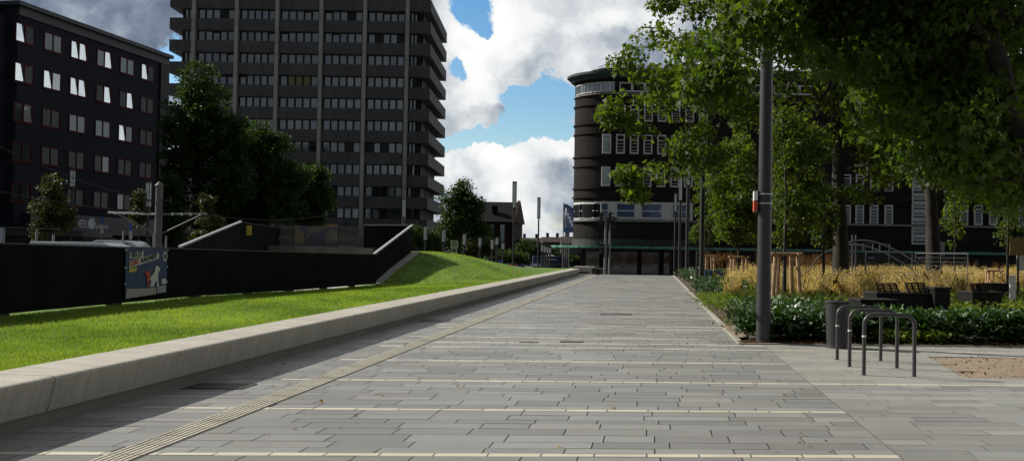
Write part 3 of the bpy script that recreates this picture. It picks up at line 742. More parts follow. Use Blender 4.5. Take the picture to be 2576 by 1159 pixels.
for r in range(5):
    for c, (px, py) in enumerate(colx):
        P = on_plane(px, py, LA, nn_); u = (P-LA).dot(rr); z = 19.35-3.37*r+(0 if r < 4 else -.1); w, h = 2.55, 1.72
        c0 = LA+rr*(u-w/2)+Vector((0, 0, z-h/2))
        f = MB(); th = .11
        f.obox(c0+nn_*.002, rr*w, nn_*.06, Vector((0, 0, .17))); f.obox(c0+nn_*.002+Vector((0, 0, h-th)), rr*w, nn_*.06, Vector((0, 0, th)))
        for uu_ in (0, w/2-th*.6, w-th): f.obox(c0+nn_*.002+rr*uu_+Vector((0, 0, .17)), rr*(th if uu_ else th), nn_*.06, Vector((0, 0, h-th-.17)))
        fo = f.build('window', M_RED, bl_)
        for k in (0, 1):
            u0 = th if k == 0 else w/2+th*.4; u1 = w/2-th*.6 if k == 0 else w-th; st = states[r][c][k]
            q = MB(); z0, z1 = .17, h-th
            if st in 'bB':   # sash tipped open: narrower towards its tilted top
                q.face([c0+rr*u0+nn_*.012+Vector((0, 0, z0)), c0+rr*u1+nn_*.012+Vector((0, 0, z0)), c0+rr*(u1-(.5 if k == 0 else .42))+nn_*.05+Vector((0, 0, z1)), c0+rr*(u0+(.02 if k == 0 else .05))+nn_*.05+Vector((0, 0, z1))])
                q.build('pane', G_SKY, fo)
                MB().face([c0+rr*u0+nn_*.006+Vector((0, 0, z0)), c0+rr*u1+nn_*.006+Vector((0, 0, z0)), c0+rr*u1+nn_*.006+Vector((0, 0, z1)), c0+rr*u0+nn_*.006+Vector((0, 0, z1))]).build('pane', G_DARK, fo)
            else:
                q.face([c0+rr*u0+nn_*.012+Vector((0, 0, z0)), c0+rr*u1+nn_*.012+Vector((0, 0, z0)), c0+rr*u1+nn_*.012+Vector((0, 0, z1)), c0+rr*u0+nn_*.012+Vector((0, 0, z1))])
                q.build('pane', pm[st], fo)
# ground floor fascia with the shop lettering
zs = at_d(240, 563, 98).z
MB().obox(LA+rr*1+Vector((0, 0, zs-1.0)), rr*(L-3), nn_*.9, Vector((0, 0, 1.7))).build('shop_fascia', mat('dark_blue_fascia', (.014, .016, .028), .5, .15, 2), bl_)
sg = MB(); 
for i in range(5): sg.obox(LA+rr*(2+i*4.6)+Vector((0, 0, .2)), rr*4.0, nn_*.05, Vector((0, 0, zs-1.5)))
sg.build('shop_glazing', G_DARK, bl_)
MLET = mat('pale_lettering', (.55, .57, .62), .5, .05, 3)
p1 = on_plane(195, 563, LA+nn_*.92, nn_)
text('lettering', 'MERKUR', p1, rr, (0, 0, 1), 1.05, MLET, bl_, sx=.58)
p2 = on_plane(238, 568, LA+nn_*.92, nn_)
text('lettering', 'Spielothek', p2, rr, (0, 0, 1), .72, MLET, bl_, sx=.72)
p3 = on_plane(230, 562, LA+nn_*.92, nn_); lg = []
for i in range(24):
    a = i*math.pi/12; r_ = .62 if i % 2 else .46; lg.append(p3+rr*(r_*math.cos(a))+Vector((0, 0, r_*math.sin(a))))
MB().prism(lg, nn_*.02).build('logo', MLET, bl_)

# --- office tower
M_TCONC = mat('dark_washed_concrete', (.080, .081, .086), .85, .18, .25, .3, 15, dirt=((.050, .049, .050), .6, .6))
M_PIL = mat('pale_concrete_pilaster', (.33, .335, .32), .8, .18, .5, .2, 20)
M_VOID = mat('dark_recess', (.012, .012, .013), .9, .1, 1)
M_MULL = mat('dark_window_mullion', (.025, .024, .024), .6, .1, 4)
def tw(u, dep_, z): return TR+CX*u+CF*dep_+Vector((0, 0, z))
TR = at_d(1079, 300, 158.0); TR.z = 0
mpp = 158.0/FOC
U = lambda px: (px-1079)*mpp
tower = thing('office_tower', 'tall dark concrete office tower with pale pilasters and projecting floor bands', 'building', tw(-20, 8, -.3))
TW_ = U(421)            # left end of the slabs (negative)
OVR = 1.55; OVF = .85; DP = 24.0
MB().obox(tw(TW_+OVR+.15, OVF+.1, -.3), CX*(-TW_-2*OVR-.3), CF*(DP-OVF-OVR), Vector((0, 0, 40.5))).build('core_wall', M_VOID, tower)
zc = lambda k: 37.2-3.36*k
pils = [U(x) for x in (482, 590, 692, 803, 913, 1020)]
sdx = CX*1.15
for k in range(12):
    z = zc(k)+1.68; hh_ = .88
    s_ = MB(); bays = [TW_]+pils+[0]
    # slab ring with a slightly sloping soffit
    sl = .0
    pts = [tw(TW_, 0, z-hh_), tw(0, 0, z-hh_), tw(.9, DP, z-hh_), tw(TW_+.9, DP, z-hh_)]
    s_.prism(pts, (0, 0, hh_*2))
    s_.build('floor_band', M_TCONC, tower)
JT = []
for k in range(12):   # shadow joints in the bands
    z = zc(k)+1.68
    for b0_, b1_ in zip([TW_]+pils, pils+[0]):
        for q in (1/3, 2/3):
            u_ = b0_+(b1_-b0_)*q; JT.append((u_, z))
for u_ in pils:
    MB().obox(tw(u_-.28, -.28, -.3), CX*.56, CF*1.9, Vector((0, 0, 40.9))).build('pilaster', M_PIL, tower)
jm = MB()
for u_, z in JT: jm.obox(tw(u_, -.012, z-.86), CX*.035, CF*.02, Vector((0, 0, 1.72)))
tag(jm.build('band_joints', M_VOID, tower), kind='stuff')
wins = []
pb_ = [TW_+OVR+.1]+[p for p in pils]+[U(1052)]
for k in range(10):
    for bi, (a, b_) in enumerate(zip(pb_[:-1], pb_[1:])):
        n = 5 if 0 < bi < 6 else (2 if bi else 2)
        a_ = a+.42; b2 = b_-.42; w = (b2-a_)/n
        for i in range(n): wins.append((k, a_+w*i, w))
order = sorted(range(len(wins)), key=lambda i: (wins[i][0] > 5, wins[i][0], i))
bl2 = thing; rest_f, rest_p = MB(), {}
cnt = 0
def winmesh(mb, u0, w, z):
    t_ = .13
    for (a, b_, c, d_) in ((u0+.02, u0+w-.02, z-.80, z-.68), (u0+.02, u0+w-.02, z+.70, z+.80)):
        mb.obox(tw(a, OVF-.02, c), CX*(b_-a), CF*.1, Vector((0, 0, d_-c)))
    for a in (u0+.02, u0+w-.02-t_): mb.obox(tw(a, OVF-.02, z-.68), CX*t_, CF*.1, Vector((0, 0, 1.38)))
def panemesh(mb, u0, w, z, top=.70, lo=-.68):
    t_ = .13; mb.obox(tw(u0+.02+t_, OVF+.03, z+lo), CX*(w-.04-2*t_), CF*.03, Vector((0, 0, top-lo)))
gm = [G_MID, G_CURT, G_MID, glassmat('teal_blind_glass', (.07, .095, .105), .28, .06), G_DARK]
for i in order:
    k, u0, w = wins[i]; z = zc(k); lowd = k > 5
    m_ = wr.choices(gm, (5, 2.0, 5, 4, 1.2 if not lowd else 7))[0]
    if lowd and wr.random() < .12: m_ = glassmat('pale_blind_glass', (.20, .25, .27), .25, .06)
    if k == 3 and 700 < 1079+(u0/mpp) < 800 and wr.random() < .6: m_ = mat('lit_ceiling_glass', (.28, .22, .12), .4)
    if cnt < 98:
        f = MB(); winmesh(f, u0, w, z); fo = f.build('window', M_MULL, tower); q = MB(); panemesh(q, u0, w, z, .70 if wr.random() < .9 else .45); q.build('pane', m_, fo); cnt += 1
    else:
        winmesh(rest_f, u0, w, z); panemesh(rest_p.setdefault(m_.name, MB()), u0, w, z)
rf_ = tag(rest_f.build('lower_windows', M_MULL, tower), kind='stuff')
for kk, q in rest_p.items(): tag(q.build('pane', MATS[kk], rf_), kind='stuff')
# right flank: rows of pale fins between the bands
fin = MB(); gl_ = MB()
for k in range(10):
    z = zc(k); gl_.obox(tw(-OVR+.05, OVR+1.0, z-.80), CF*(DP-2*OVR-1.6)+CX*.7, CX*.05, Vector((0, 0, 1.6)))
    for i in range(15):
        if i % 5 == 4: continue
        d_ = OVR+1.2+i*1.32; fin.obox(tw(-OVR+.10+.9*d_/DP, d_, z-.80), CX*.16, CF*.10, Vector((0, 0, 1.6)))
gl_.build('flank_glazing', G_DARK, tower); tag(fin.build('flank_fins', mat('pale_fin', (.50, .52, .53), .4, .05, 3), tower), kind='stuff')
MB().obox(tw(TW_-.0+.6, .5, zc(0)+2.56), CX*(-TW_-1.0), CF*(DP-1.5), Vector((0, 0, .5))).build('roof', M_VOID, tower)
MB().obox(tw(TW_+3, 1.2, -.3), CX*(-TW_-5), CF*2, Vector((0, 0, 3.3))).build('ground_floor', G_DARK, tower)

# --- curved dark brick town hall
M_TB = brickmat('dark_clinker_brick', (.023, .020, .0195), (.034, .029, .027), (.018, .017, .017), .3, .10)
M_COP = mat('green_copper', (.012, .034, .030), .7, .3, 1.5, tint2=(.026, .068, .056))
M_FRM = mat('white_window_frame', (.62, .63, .62), .55, .06, 4)
CD = 114.0; mp = CD/FOC
cL = at_d(1450, 400, CD); cL.z = 0
yh = 637.0; Z = lambda y: H+(yh-y)*mp
def cb(u, d_, z): return cL+CX*u+CF*d_+Vector((0, 0, z))
RC = 4.6
def outline(off, ulen=14.5, arc=14):
    pts = []
    pts.append((7.0-off, 26)); 
    for i in range(arc+1):
        a = math.pi*1.0-(math.pi/2)*i/arc; pts.append((RC+(RC+off)*math.cos(a), RC-(RC+off)*math.sin(a)))
    pts.append((ulen, -off)); pts.append((ulen, 26)); return pts
hall = thing('town_hall', 'dark brick town hall with a rounded corner, white window frames and green copper cornice', 'building', cb(8, 8, -1))
def ring(off, z0, z1, name, m, ulen=60.0):
    MB().prism([cb(u, d_, z0) for u, d_ in outline(off, ulen)], (0, 0, z1-z0)).build(name, m, hall)
LW = U2 = 60.0
ring(0, Z(620)-.3, Z(555), 'wall', M_TB); ring(0, Z(507), Z(178), 'wall', M_TB)
ring(-.9, -1.0, Z(618), 'ground_floor', mat('dark_shopfront', (.012, .012, .013), .4, .3, .6)); ring(-.35, Z(560), Z(500), 'recess_wall', M_VOID)
for y in (260, 308, 332, 391, 415, 472, 495, 598):
    ring(.15, Z(y)-.12, Z(y)+.10, 'string_course', M_TB)
ring(.30, Z(555)-.1, Z(555)+.12, 'sill_band', M_FRM if False else mat('grey_sill', (.2, .2, .2), .7)); ring(.18, Z(235)-.08, Z(235)+.06, 'sill_band', mat('grey_sill', (.2, .2, .2), .7))
# cornice of green copper in three steps
ring(.5, Z(196), Z(190), 'cornice', M_COP); ring(.75, Z(190), Z(186), 'cornice', M_COP); ring(.95, Z(186), Z(180), 'cornice', M_COP)
ring(-1.6, Z(180), Z(164), 'roof', M_VOID)
rb2 = MB(); prr = [cb(u, d_, 0) for u, d_ in outline(-2.6, 30)][3:-1]
for zz_ in (Z(152), Z(158)):
    rb2.tube([p+Vector((0, 0, zz_)) for p in prr], .035, 4)
for i in range(0, len(prr), 3): rb2.tube([prr[i]+Vector((0, 0, Z(164))), prr[i]+Vector((0, 0, Z(152)))], .03, 4)
for i in range(1, 8): q = cb(3+i*3, 2.6, 0); rb2.tube([q+Vector((0, 0, Z(164))), q+Vector((0, 0, Z(152)))], .03, 4)
rb2.build('roof_railing', M_DARKMET, hall)
def hwin(u, z0, z1, w, m, bars=3, off=.0, transom=None, d0=0.0, parent=None, nmul=0, bt_=.045):
    f = MB(); t_ = .13
    c0 = cb(u-w/2, d0-.06-off, z0); h = z1-z0
    f.obox(c0, CX*w, CF*.16, Vector((0, 0, t_+.03))); f.obox(c0+Vector((0, 0, h-t_)), CX*w, CF*.16, Vector((0, 0, t_)))
    for a in (0, w-t_): f.obox(c0+CX*a+Vector((0, 0, t_+.03)), CX*t_, CF*.16, Vector((0, 0, h-2*t_-.03)))
    if transom: f.obox(c0+CX*t_+Vector((0, 0, h*transom)), CX*(w-2*t_), CF*.1, Vector((0, 0, .10)))
    for i in range(bars): f.obox(c0+CX*t_+CF*.03+Vector((0, 0, h*(i+1)/(bars+1)*(transom or 1))), CX*(w-2*t_), CF*.05, Vector((0, 0, bt_)))
    for i in range(nmul): f.obox(c0+CX*(w*(i+1)/(nmul+1)-.05)+Vector((0, 0, t_+.03)), CX*.1, CF*.1, Vector((0, 0, h-2*t_-.03)))
    fo = f.build('window', M_FRM, hall)
    MB().obox(c0+CX*t_+CF*.08+Vector((0, 0, t_+.03)), CX*(w-2*t_), CF*.02, Vector((0, 0, h-2*t_-.03))).build('pane', m, fo)
UX = lambda px: (px-1450)*mp
G_HALL = glassmat('hall_window_glass', (.10, .13, .17), .40, .05)
for r, (ya, yb) in enumerate(((263, 305), (338, 387), (420, 469))):
    for i in range(8):
        px = 1525+34.6*i+(-1 if r == 2 else 0)
        hwin(UX(px), Z(yb), Z(ya), 22*mp, G_DARK if (r == 0 and i == 1) else G_HALL, 3, transom=.68)
# top strip windows following the curve
ta = Z(231); tb_ = Z(207)
strip = outline(.02)[3:15]
for i in range(len(strip)-1):
    a, b_ = cb(*strip[i], ta), cb(*strip[i+1], ta)
    pp = MB().bar(a+Vector((0, 0, .06)), b_+Vector((0, 0, .06)), .12, .12).bar(a+Vector((0, 0, tb_-ta)), b_+Vector((0, 0, tb_-ta)), .12, .12)
    pp.bar(a, a+Vector((0, 0, tb_-ta)), .16 if i % 2 == 0 else .09, .12)
    fo = pp.build('window', M_FRM, hall)
    MB().obox(a-(b_-a)*0, b_-a, CF*.02, Vector((0, 0, tb_-ta))).build('pane', G_HALL, fo)
for i in range(18):
    u = RC+i*1.42
    if i % 4 == 3: continue
    hwin(u+.7, ta, tb_, 1.40, [G_HALL, G_BLUE, G_CURT][i % 3], 0)
# big first-floor windows between white piers
wz0, wz1 = Z(552), Z(509)
ring(-.04, wz0, wz1+.1, 'white_pier_band', mat('white_render', (.62, .63, .61), .7, .06, 2), 12.9)
for (xa, xb, nm) in ((1512, 1533, 0), (1550, 1600, 0), (1613, 1668, 0), (1690, 1740, 1)):
    hwin(UX((xa+xb)/2), wz0+.1, wz1-.05, (xb-xa)*mp, G_BLUE, 0, off=.07, transom=.47, nmul=nm)
cw = outline(.03)[2:14]
for i in range(0, len(cw)-2, 4):
    a, b_ = cb(*cw[i], wz0+.15), cb(*cw[min(i+4, len(cw)-1)], wz0+.15); h = wz1-wz0-.3
    fo = MB().bar(a, b_, .1, .1).bar(a+Vector((0, 0, h)), b_+Vector((0, 0, h)), .1, .1).bar(a+Vector((0, 0, h/2)), b_+Vector((0, 0, h/2)), .1, .08).bar(a, a+Vector((0, 0, h)), .12, .12).bar(b_, b_+Vector((0, 0, h)), .12, .12).build('window', M_FRM, hall)
    q = MB()
    for j in range(i, min(i+4, len(cw)-1)):
        c0, c1 = cb(*cw[j], wz0+.2), cb(*cw[j+1], wz0+.2); q.face([c0, c1, c1+Vector((0, 0, h-.1)), c0+Vector((0, 0, h-.1))])
    q.build('pane', G_DARK, fo)
# louvre band, copper canopy, shop windows
MB().prism([cb(u, d_, Z(620)) for u, d_ in outline(.12)], (0, 0, Z(600)-Z(620))).build('louvre_band', mat('dull_green_louvre', (.035, .04, .034), .7, .2, 2), hall)
MB().prism([cb(u, d_, Z(627.5)) for u, d_ in outline(2.4, 60)], (0, 0, .12)).build('canopy', mat('dark_soffit', (.02, .022, .02), .7), hall)
MB().prism([cb(u, d_, Z(627.5)+.12) for u, d_ in outline(2.5, 60)], (0, 0, .26)).build('canopy_edge', mat('canopy_copper', (.04, .20, .15), .5, .3, 1.5, tint2=(.12, .32, .25)), hall)
for (xa, xb) in ((1540, 1608), (1616, 1665), (1668, 1690), (1475, 1512)):
    hw = MB().obox(cb(UX(xa), .85, -.9), CX*(xb-xa)*mp, CF*.05, Vector((0, 0, 2.6))); hw.build('shop_window', glassmat('shop_glass', (.012, .015, .018), .16, .06), hall)
for xx_ in (1470, 1515, 1535, 1611, 1667, 1700): MB().obox(cb(UX(xx_), .6, -1), CX*.35, CF*.35, Vector((0, 0, 3.0))).build('column', M_VOID, hall)
# right wing windows
M_WING = None
G_WING = glassmat('wing_glass', (.030, .034, .038), .12, .06)
for (ya, yb) in ((437, 482), (515, 566)):
    for px in (2130, 2163, 2199, 2236, 2385, 2425, 2461, 2499, 2535, 2572, 2608):
        dz = -(px-1500)*math.tan(ROLL)
        z0 = H+(637+(px-1500)*.0175-yb)*mp*.985; z1 = H+(637+(px-1500)*.0175-ya)*mp*.985
        hwin(UX(px), z0, z1, 21*mp, G_WING, 4, transom=.75)
zt0 = H+(650-615)*mp; zt1 = H+(650-366)*mp
for i in range(12):
    a = zt0+(zt1-zt0)*i/12; hwin(UX(2313), a+.02, a+(zt1-zt0)/12-.02, 1.75, G_WING, 1, off=.12, bt_=.12)
for px in (2184, 2226): hwin(UX(px), H+(650-637)*mp, H+(650-612)*mp, 1.2, G_MID, 0)
ring(.12, H+(650-570)*mp-.2, H+(650-570)*mp-.02, 'string_course', M_TB)
# ================================================================ far background
M_CHB = brickmat('old_red_brick', (.045, .026, .022), (.06, .035, .028), (.03, .025, .022))
M_SLATE = mat('slate_roof', (.013, .0125, .013), .9, .25, 1.2, spec=.1)
def house(name, label, xa, xb, yridge, yeave, dep_, length, wallm=M_CHB, roofm=M_SLATE, gable='end', cat='building', wins_=(), chim=0, group=None, zbase=-.8):
    """gabled house whose long side faces the viewer; px extents at camera depth dep_"""
    a, b_ = at_d(xa, yeave, dep_), at_d(xb, yeave, dep_); zr_ = at_d((xa+xb)/2, yridge, dep_).z; ze = at_d((xa+xb)/2, yeave, dep_).z
    a.z = b_.z = zbase; t_ = thing(name, label, cat, (a+b_)/2, group); R = b_-a
    MB().obox(a, R, CF*length, Vector((0, 0, ze-zbase))).build('wall', wallm, t_)
    up = Vector((0, 0, ze-zbase))
    r1 = a+up+CF*length/2+Vector((0, 0, zr_-ze)); 
    MB().prism([a+up-CF*.3, a+up+CF*(length+.3), r1], R).build('roof', roofm, t_)
    for i in range(chim):
        q = r1+R*((i+.5)/chim)-Vector((0, 0, .3)); MB().obox(q, CX*.9, CF*.7, Vector((0, 0, 1.6))).build('chimney', wallm, t_)
    for (u, z, w, h) in wins_:
        c0 = a+R*u-CF*.05+Vector((0, 0, z)); MB().obox(c0, CX*w, CF*.1, Vector((0, 0, h))).build('window', G_MID, t_)
    return t_
# church like hall with steep roof, gable turned to the right
ca, cbb = at_d(1185, 560, 180), at_d(1290, 560, 180); zrg = at_d(1240, 502, 180).z; zev = at_d(1240, 557, 180).z
ca.z = cbb.z = -1; ch = thing('church', 'dark red brick church with steep slate roof behind the tree', 'church', (ca+cbb)/2)
Rr = cbb-ca; Wd = CF*15+CX*1.8
MB().obox(ca, Rr, Wd, Vector((0, 0, zev+1))).build('wall', M_CHB, ch)
up = Vector((0, 0, zev+1))
MB().prism([ca+up-Wd*.03, ca+up+Wd*1.03, ca+up+Wd*.5+Vector((0, 0, zrg-zev))], Rr*.985).build('roof', M_SLATE, ch)
gq = ca+Rr*.985
MB().prism([gq+up-Wd*.05, gq+up+Wd*1.05, gq+up+Wd*.5+Vector((0, 0, zrg-zev+.3))], Rr.normalized()*.5).build('gable', M_CHB, ch)
MB().obox(gq+Rr.normalized()*.5+Wd*.2, Rr.normalized()*1.6, Wd*.6, Vector((0, 0, zev-2))).build('porch', M_CHB, ch)
for i in range(3): MB().obox(ca+Rr*(.2+.25*i)-CF*.05+Vector((0, 0, 4.0)), CX*.7, CF*.1, Vector((0, 0, 3.2))).build('window', G_MID, ch)
MB().obox(ca+Rr*.45+up+Vector((0, 0, 1.6))+Wd*.14, CX*.9, Wd*.08, Vector((0, 0, 1.3))).build('dormer', M_SLATE, ch)
M_TILE = mat('red_roof_tiles', (.028, .017, .015), .9, .3, .8)
for i, (xa, xb, yr, ye, d_, lab) in enumerate(((1300, 1362, 597, 607, 330, 'distant brown terraced house furthest left behind the lamp columns'), (1362, 1412, 595, 608, 320, 'distant red roofed terraced house with dormers behind the flags'), (1412, 1462, 594, 610, 310, 'distant red brick house just left of the town hall canopy'))):
    house('terraced_house', lab, xa, xb, yr, ye, d_, 10, mat('dark_red_render', (.04, .025, .022), .8, .2, .2), M_TILE, chim=2, wins_=[(.12+.2*k, 2+3*r, 1.1, 1.5) for k in range(4) for r in range(1)], group='terraced houses on the skyline')
# low light strip building behind the lamps at left
for i, (xa, xb, yt, d_, lab) in enumerate(((1042, 1240, 632, 150, 'low building with a pale band beyond the mound'), (395, 600, 574, 120, 'low dark shop building under the left trees'), (-60, 210, 575, 84, 'dark glazed shop pavilion at the far left'), (620, 1060, 590, 140, 'long low plinth building at the foot of the office tower'))):
    a, b_ = at_d(xa, yt, d_), at_d(xb, yt, d_); za = a.z; a.z = b_.z = -.4
    t_ = thing('low_building', lab, 'building', (a+b_)/2)
    MB().obox(a, b_-a, CF*6, Vector((0, 0, za+.4-.5))).build('wall', mat('dark_grey_wall', (.03, .03, .03), .8, .3, .3), t_)
    MB().obox(a+Vector((0, 0, za-.1))-CF*.3, b_-a, CF*6.4, Vector((0, 0, .5))).build('roof_edge', mat('grey_roof_edge', (.12, .115, .11), .7, .2, .5) if i != 2 else M_DARKMET, t_)
    for k in range(6):
        c0 = a+(b_-a)*((k+.15)/6)-CF*.06+Vector((0, 0, .6)); MB().obox(c0, (b_-a)*.11, CF*.08, Vector((0, 0, max(.5, za*.55)))).build('window', G_DARK if k % 3 else G_MID, t_)
    if i == 3:
        s1_ = at_d(773, 572, 137); s1_.z = 0
        MB().obox(at_d(772, 588, 137), CX*4, CF*.2, Vector((0, 0, 1.35))).build('sign_panel', mat('ochre_panel', (.28, .19, .08), .6), t_)

# ================================================================ LAMP COLUMNS
M_LAMP = mat('lamp_glass', (.62, .66, .67), .3, .05, 4); M_POLE = mat('column_paint', (.042, .042, .046), .4, .15, 2.5, .12, 400)
M_POLE_F = mat('column_paint_far', (.024, .025, .026), .5, .15, 2)
def lamp_column(loc, h=8.0, head=2.0, r=.13, label='', group=None, parts=True, rt=None, hw=None, seg=20):
    t_ = thing('lamp_column', label, 'street lamp', loc, group); x, y, z = loc; rt = rt or r*.86; hw = hw or r*1.15
    zb_ = z+h-head
    MB().lathe((x, y), [(r*1.12, z-.05), (r*1.12, z+.04), (r, z+.05), (rt, zb_)], seg).build('pole', M_POLE if r > .126 else M_POLE_F, t_, smooth=2)
    hb = MB(); hb.box(x-hw, x+hw, y-hw, y+hw, zb_+.03, z+h-.12)
    ho = hb.build('lamp_head', M_LAMP, t_)
    fr = MB()
    for sx in (-1, 1):
        for sy in (-1, 1): fr.box(x+sx*hw-.018, x+sx*hw+.018, y+sy*hw-.018, y+sy*hw+.018, zb_+.02, z+h-.1)
    fr.box(x-hw-.02, x+hw+.02, y-hw-.02, y+hw+.02, zb_-.02, zb_+.05).box(x-hw-.02, x+hw+.02, y-hw-.02, y+hw+.02, z+h-.14, z+h)
    fr.build('frame', M_DARKMET, ho)
    return t_
def base_of(px, py): return at_z(px, py, 0)
p = at_z(1919, 862); LC = p
lc = lamp_column((p.x, p.y, 0), r=.128, rt=.105, head=2.0, h=8.3, label='thick grey lamp column with red and white sign box rising from the laurel bed')
for zc_ in (at_y(1925, 488, p.y).z, at_y(1925, 511, p.y).z):
    MB().lathe((p.x, p.y), [(.132, zc_-.012), (.132, zc_+.012)], 20).build('clamp_band', M_ALU, lc)
sgt = thing('sign_box', 'narrow red and white sign box strapped to the thick lamp column', 'sign', (p.x-.17, p.y, at_y(1905, 505, p.y).z))
za, zb2, zm = at_y(1905, 534, p.y).z, at_y(1905, 478, p.y).z, at_y(1905, 505, p.y).z
MB().box(p.x-.19, p.x-.13, p.y-.09, p.y+.12, za, zb2).build('housing', M_DARKMET, sgt, bevel=.008)
MB().box(p.x-.198, p.x-.188, p.y-.08, p.y+.11, za+.02, zm).build('red_panel', mat('sign_red', (.55, .07, .03), .5), sgt)
MB().box(p.x-.198, p.x-.188, p.y-.08, p.y+.11, zm+.005, zb2-.02).build('white_panel', M_WHITE, sgt)
MB().box(p.x-.186, p.x-.134, p.y-.096, p.y-.091, za+.02, zm-.01).build('red_panel', mat('sign_red', (.55, .07, .03), .5), sgt)
MB().box(p.x-.186, p.x-.134, p.y-.096, p.y-.091, zm+.01, zb2-.02).build('white_panel', M_WHITE, sgt)
G1 = 'lamp columns along the right edge of the promenade'
for (px, d_, lab) in ((1764, 50, 'nearest slim lamp column beyond the thick one, right of the promenade'), (1727, 68, 'slim lamp column second beyond the thick one by the promenade'), (1708, 87, 'slim lamp column third beyond the thick one, in front of the town hall'), (1696, 110, 'farthest slim lamp column before the town hall front')):
    q = at_y(px, 700, d_); z_ = gz(q.x, d_) if d_ > 77 else 0
    lamp_column((q.x, q.y, z_), r=.125, label=lab, group=G1, h=8.0-z_, seg=12)
G2 = 'lamp columns beyond the lawn'
for (px, d_, lab, h, hd) in ((1291, 90, 'lamp column standing before the church gable', 8, 2.35), (1353, 116, 'lamp column standing free against the clouds', 8.0, 2.35), (1013, 130, 'lamp column standing before the foot of the office tower', 8.4, 2.35)):
    q = at_y(px, 650, d_); z_ = gz(q.x, d_); lamp_column((q.x, q.y, z_), h=h, head=hd, r=.10, hw=.155, label=lab, group=G2, seg=12)
G3 = 'short lamp columns along the far street'
for i, (px, yt, yb, ord_) in enumerate(((1070, 565, 604, 'first'), (1116, 574, 609, 'second'), (1168, 585, 616, 'third'), (1207, 594, 621, 'fourth'), (1238, 599, 627, 'fifth'), (1250, 594, 616, 'sixth'), (1265, 607, 628, 'seventh'), (1364, 612, 633, 'eighth'), (1371, 615, 635, 'ninth'), (1377, 617, 637, 'tenth'), (1383, 619, 638, 'last'))):
    d_ = 86+i*.8; hd_ = (yb-yt)/FOC*d_; q = at_d(px, yt, d_); z_ = -.6
    lamp_column((q.x, q.y, z_), h=q.z-z_, head=hd_, r=.09, label='slim far street lamp with white head, %s from the left in its row beyond the mound' % ord_, group=G3, seg=8, hw=.13)
for (px, yt, yb, d_, lab) in ((557, 556, 585, 100, 'pale lamp head on a dark pole left of the slanting white rail'), (183, 425, 470, 80, 'pale lamp head in front of the office block, left one'), (374, 455, 520, 70, 'pale lamp head in front of the office block, right one'), (633, 560, 580, 120, 'curved small street lamp behind the ramp fence')):
    q = at_d(px, yt, d_); lamp_column((q.x, q.y, -.3), h=q.z+.3, head=(yb-yt)/FOC*d_, r=.10, label=lab, group=None, seg=8, hw=.14)

# ================================================================ traffic lights
def traffic_light(px, d_, ytop, label):
    q = at_y(px, 690, d_); z0 = gz(q.x, d_); t_ = thing('traffic_light', label, 'traffic light', (q.x, q.y, z0)); zt = at_y(px, ytop, d_).z
    MB().tube([(q.x, q.y, z0), (q.x, q.y, zt)], [.11, .07], 10).build('pole', mat('galvanised_pole', (.22, .23, .23), .5, .12, 4), t_)
    for (zz_, sd_) in ((zt-.35, -1), (zt-.35, 1), (H+.35, -1)):
        s_ = MB(); x = q.x+sd_*.32
        s_.box(x-.13, x+.13, q.y-.16, q.y+.1, zz_-.45, zz_+.45); 
        hs_ = s_.build('signal_head', M_BLACK, t_, bevel=.02)
        for k in range(3):
            zc_ = zz_+.28-.28*k
            MB().prism([(x+.1*math.cos(a*math.pi/6), q.y-.17, zc_+.1*math.sin(a*math.pi/6)) for a in range(12)], (0, .02, 0)).build('lens', mat('dark_lens', (.02, .03, .03), .2), hs_)
            vz = MB(); vz.prism([(x-.12, q.y-.16, zc_+.02), (x-.12, q.y-.16, zc_+.13), (x+.12, q.y-.16, zc_+.13), (x+.12, q.y-.16, zc_+.02), (x+.10, q.y-.16, zc_+.11), (x-.10, q.y-.16, zc_+.11)], (0, -.22, -.04)); vz.build('visor', M_BLACK, hs_)
            if sd_: MB().box(x+sd_*.1, x+sd_*.30, q.y-.1, q.y+.05, zc_+.04, zc_+.12).build('visor', M_BLACK, hs_)
        MB().box(min(q.x, x), max(q.x, x), q.y-.02, q.y+.02, zz_-.02, zz_+.02).build('bracket', M_DARKMET, t_)
    return t_
traffic_light(1521, 79, 536, 'grey traffic light pole with black signal heads at the end of the promenade')
traffic_light(1532, 86, 548, 'second traffic light pole partly behind the first, its heads higher right')

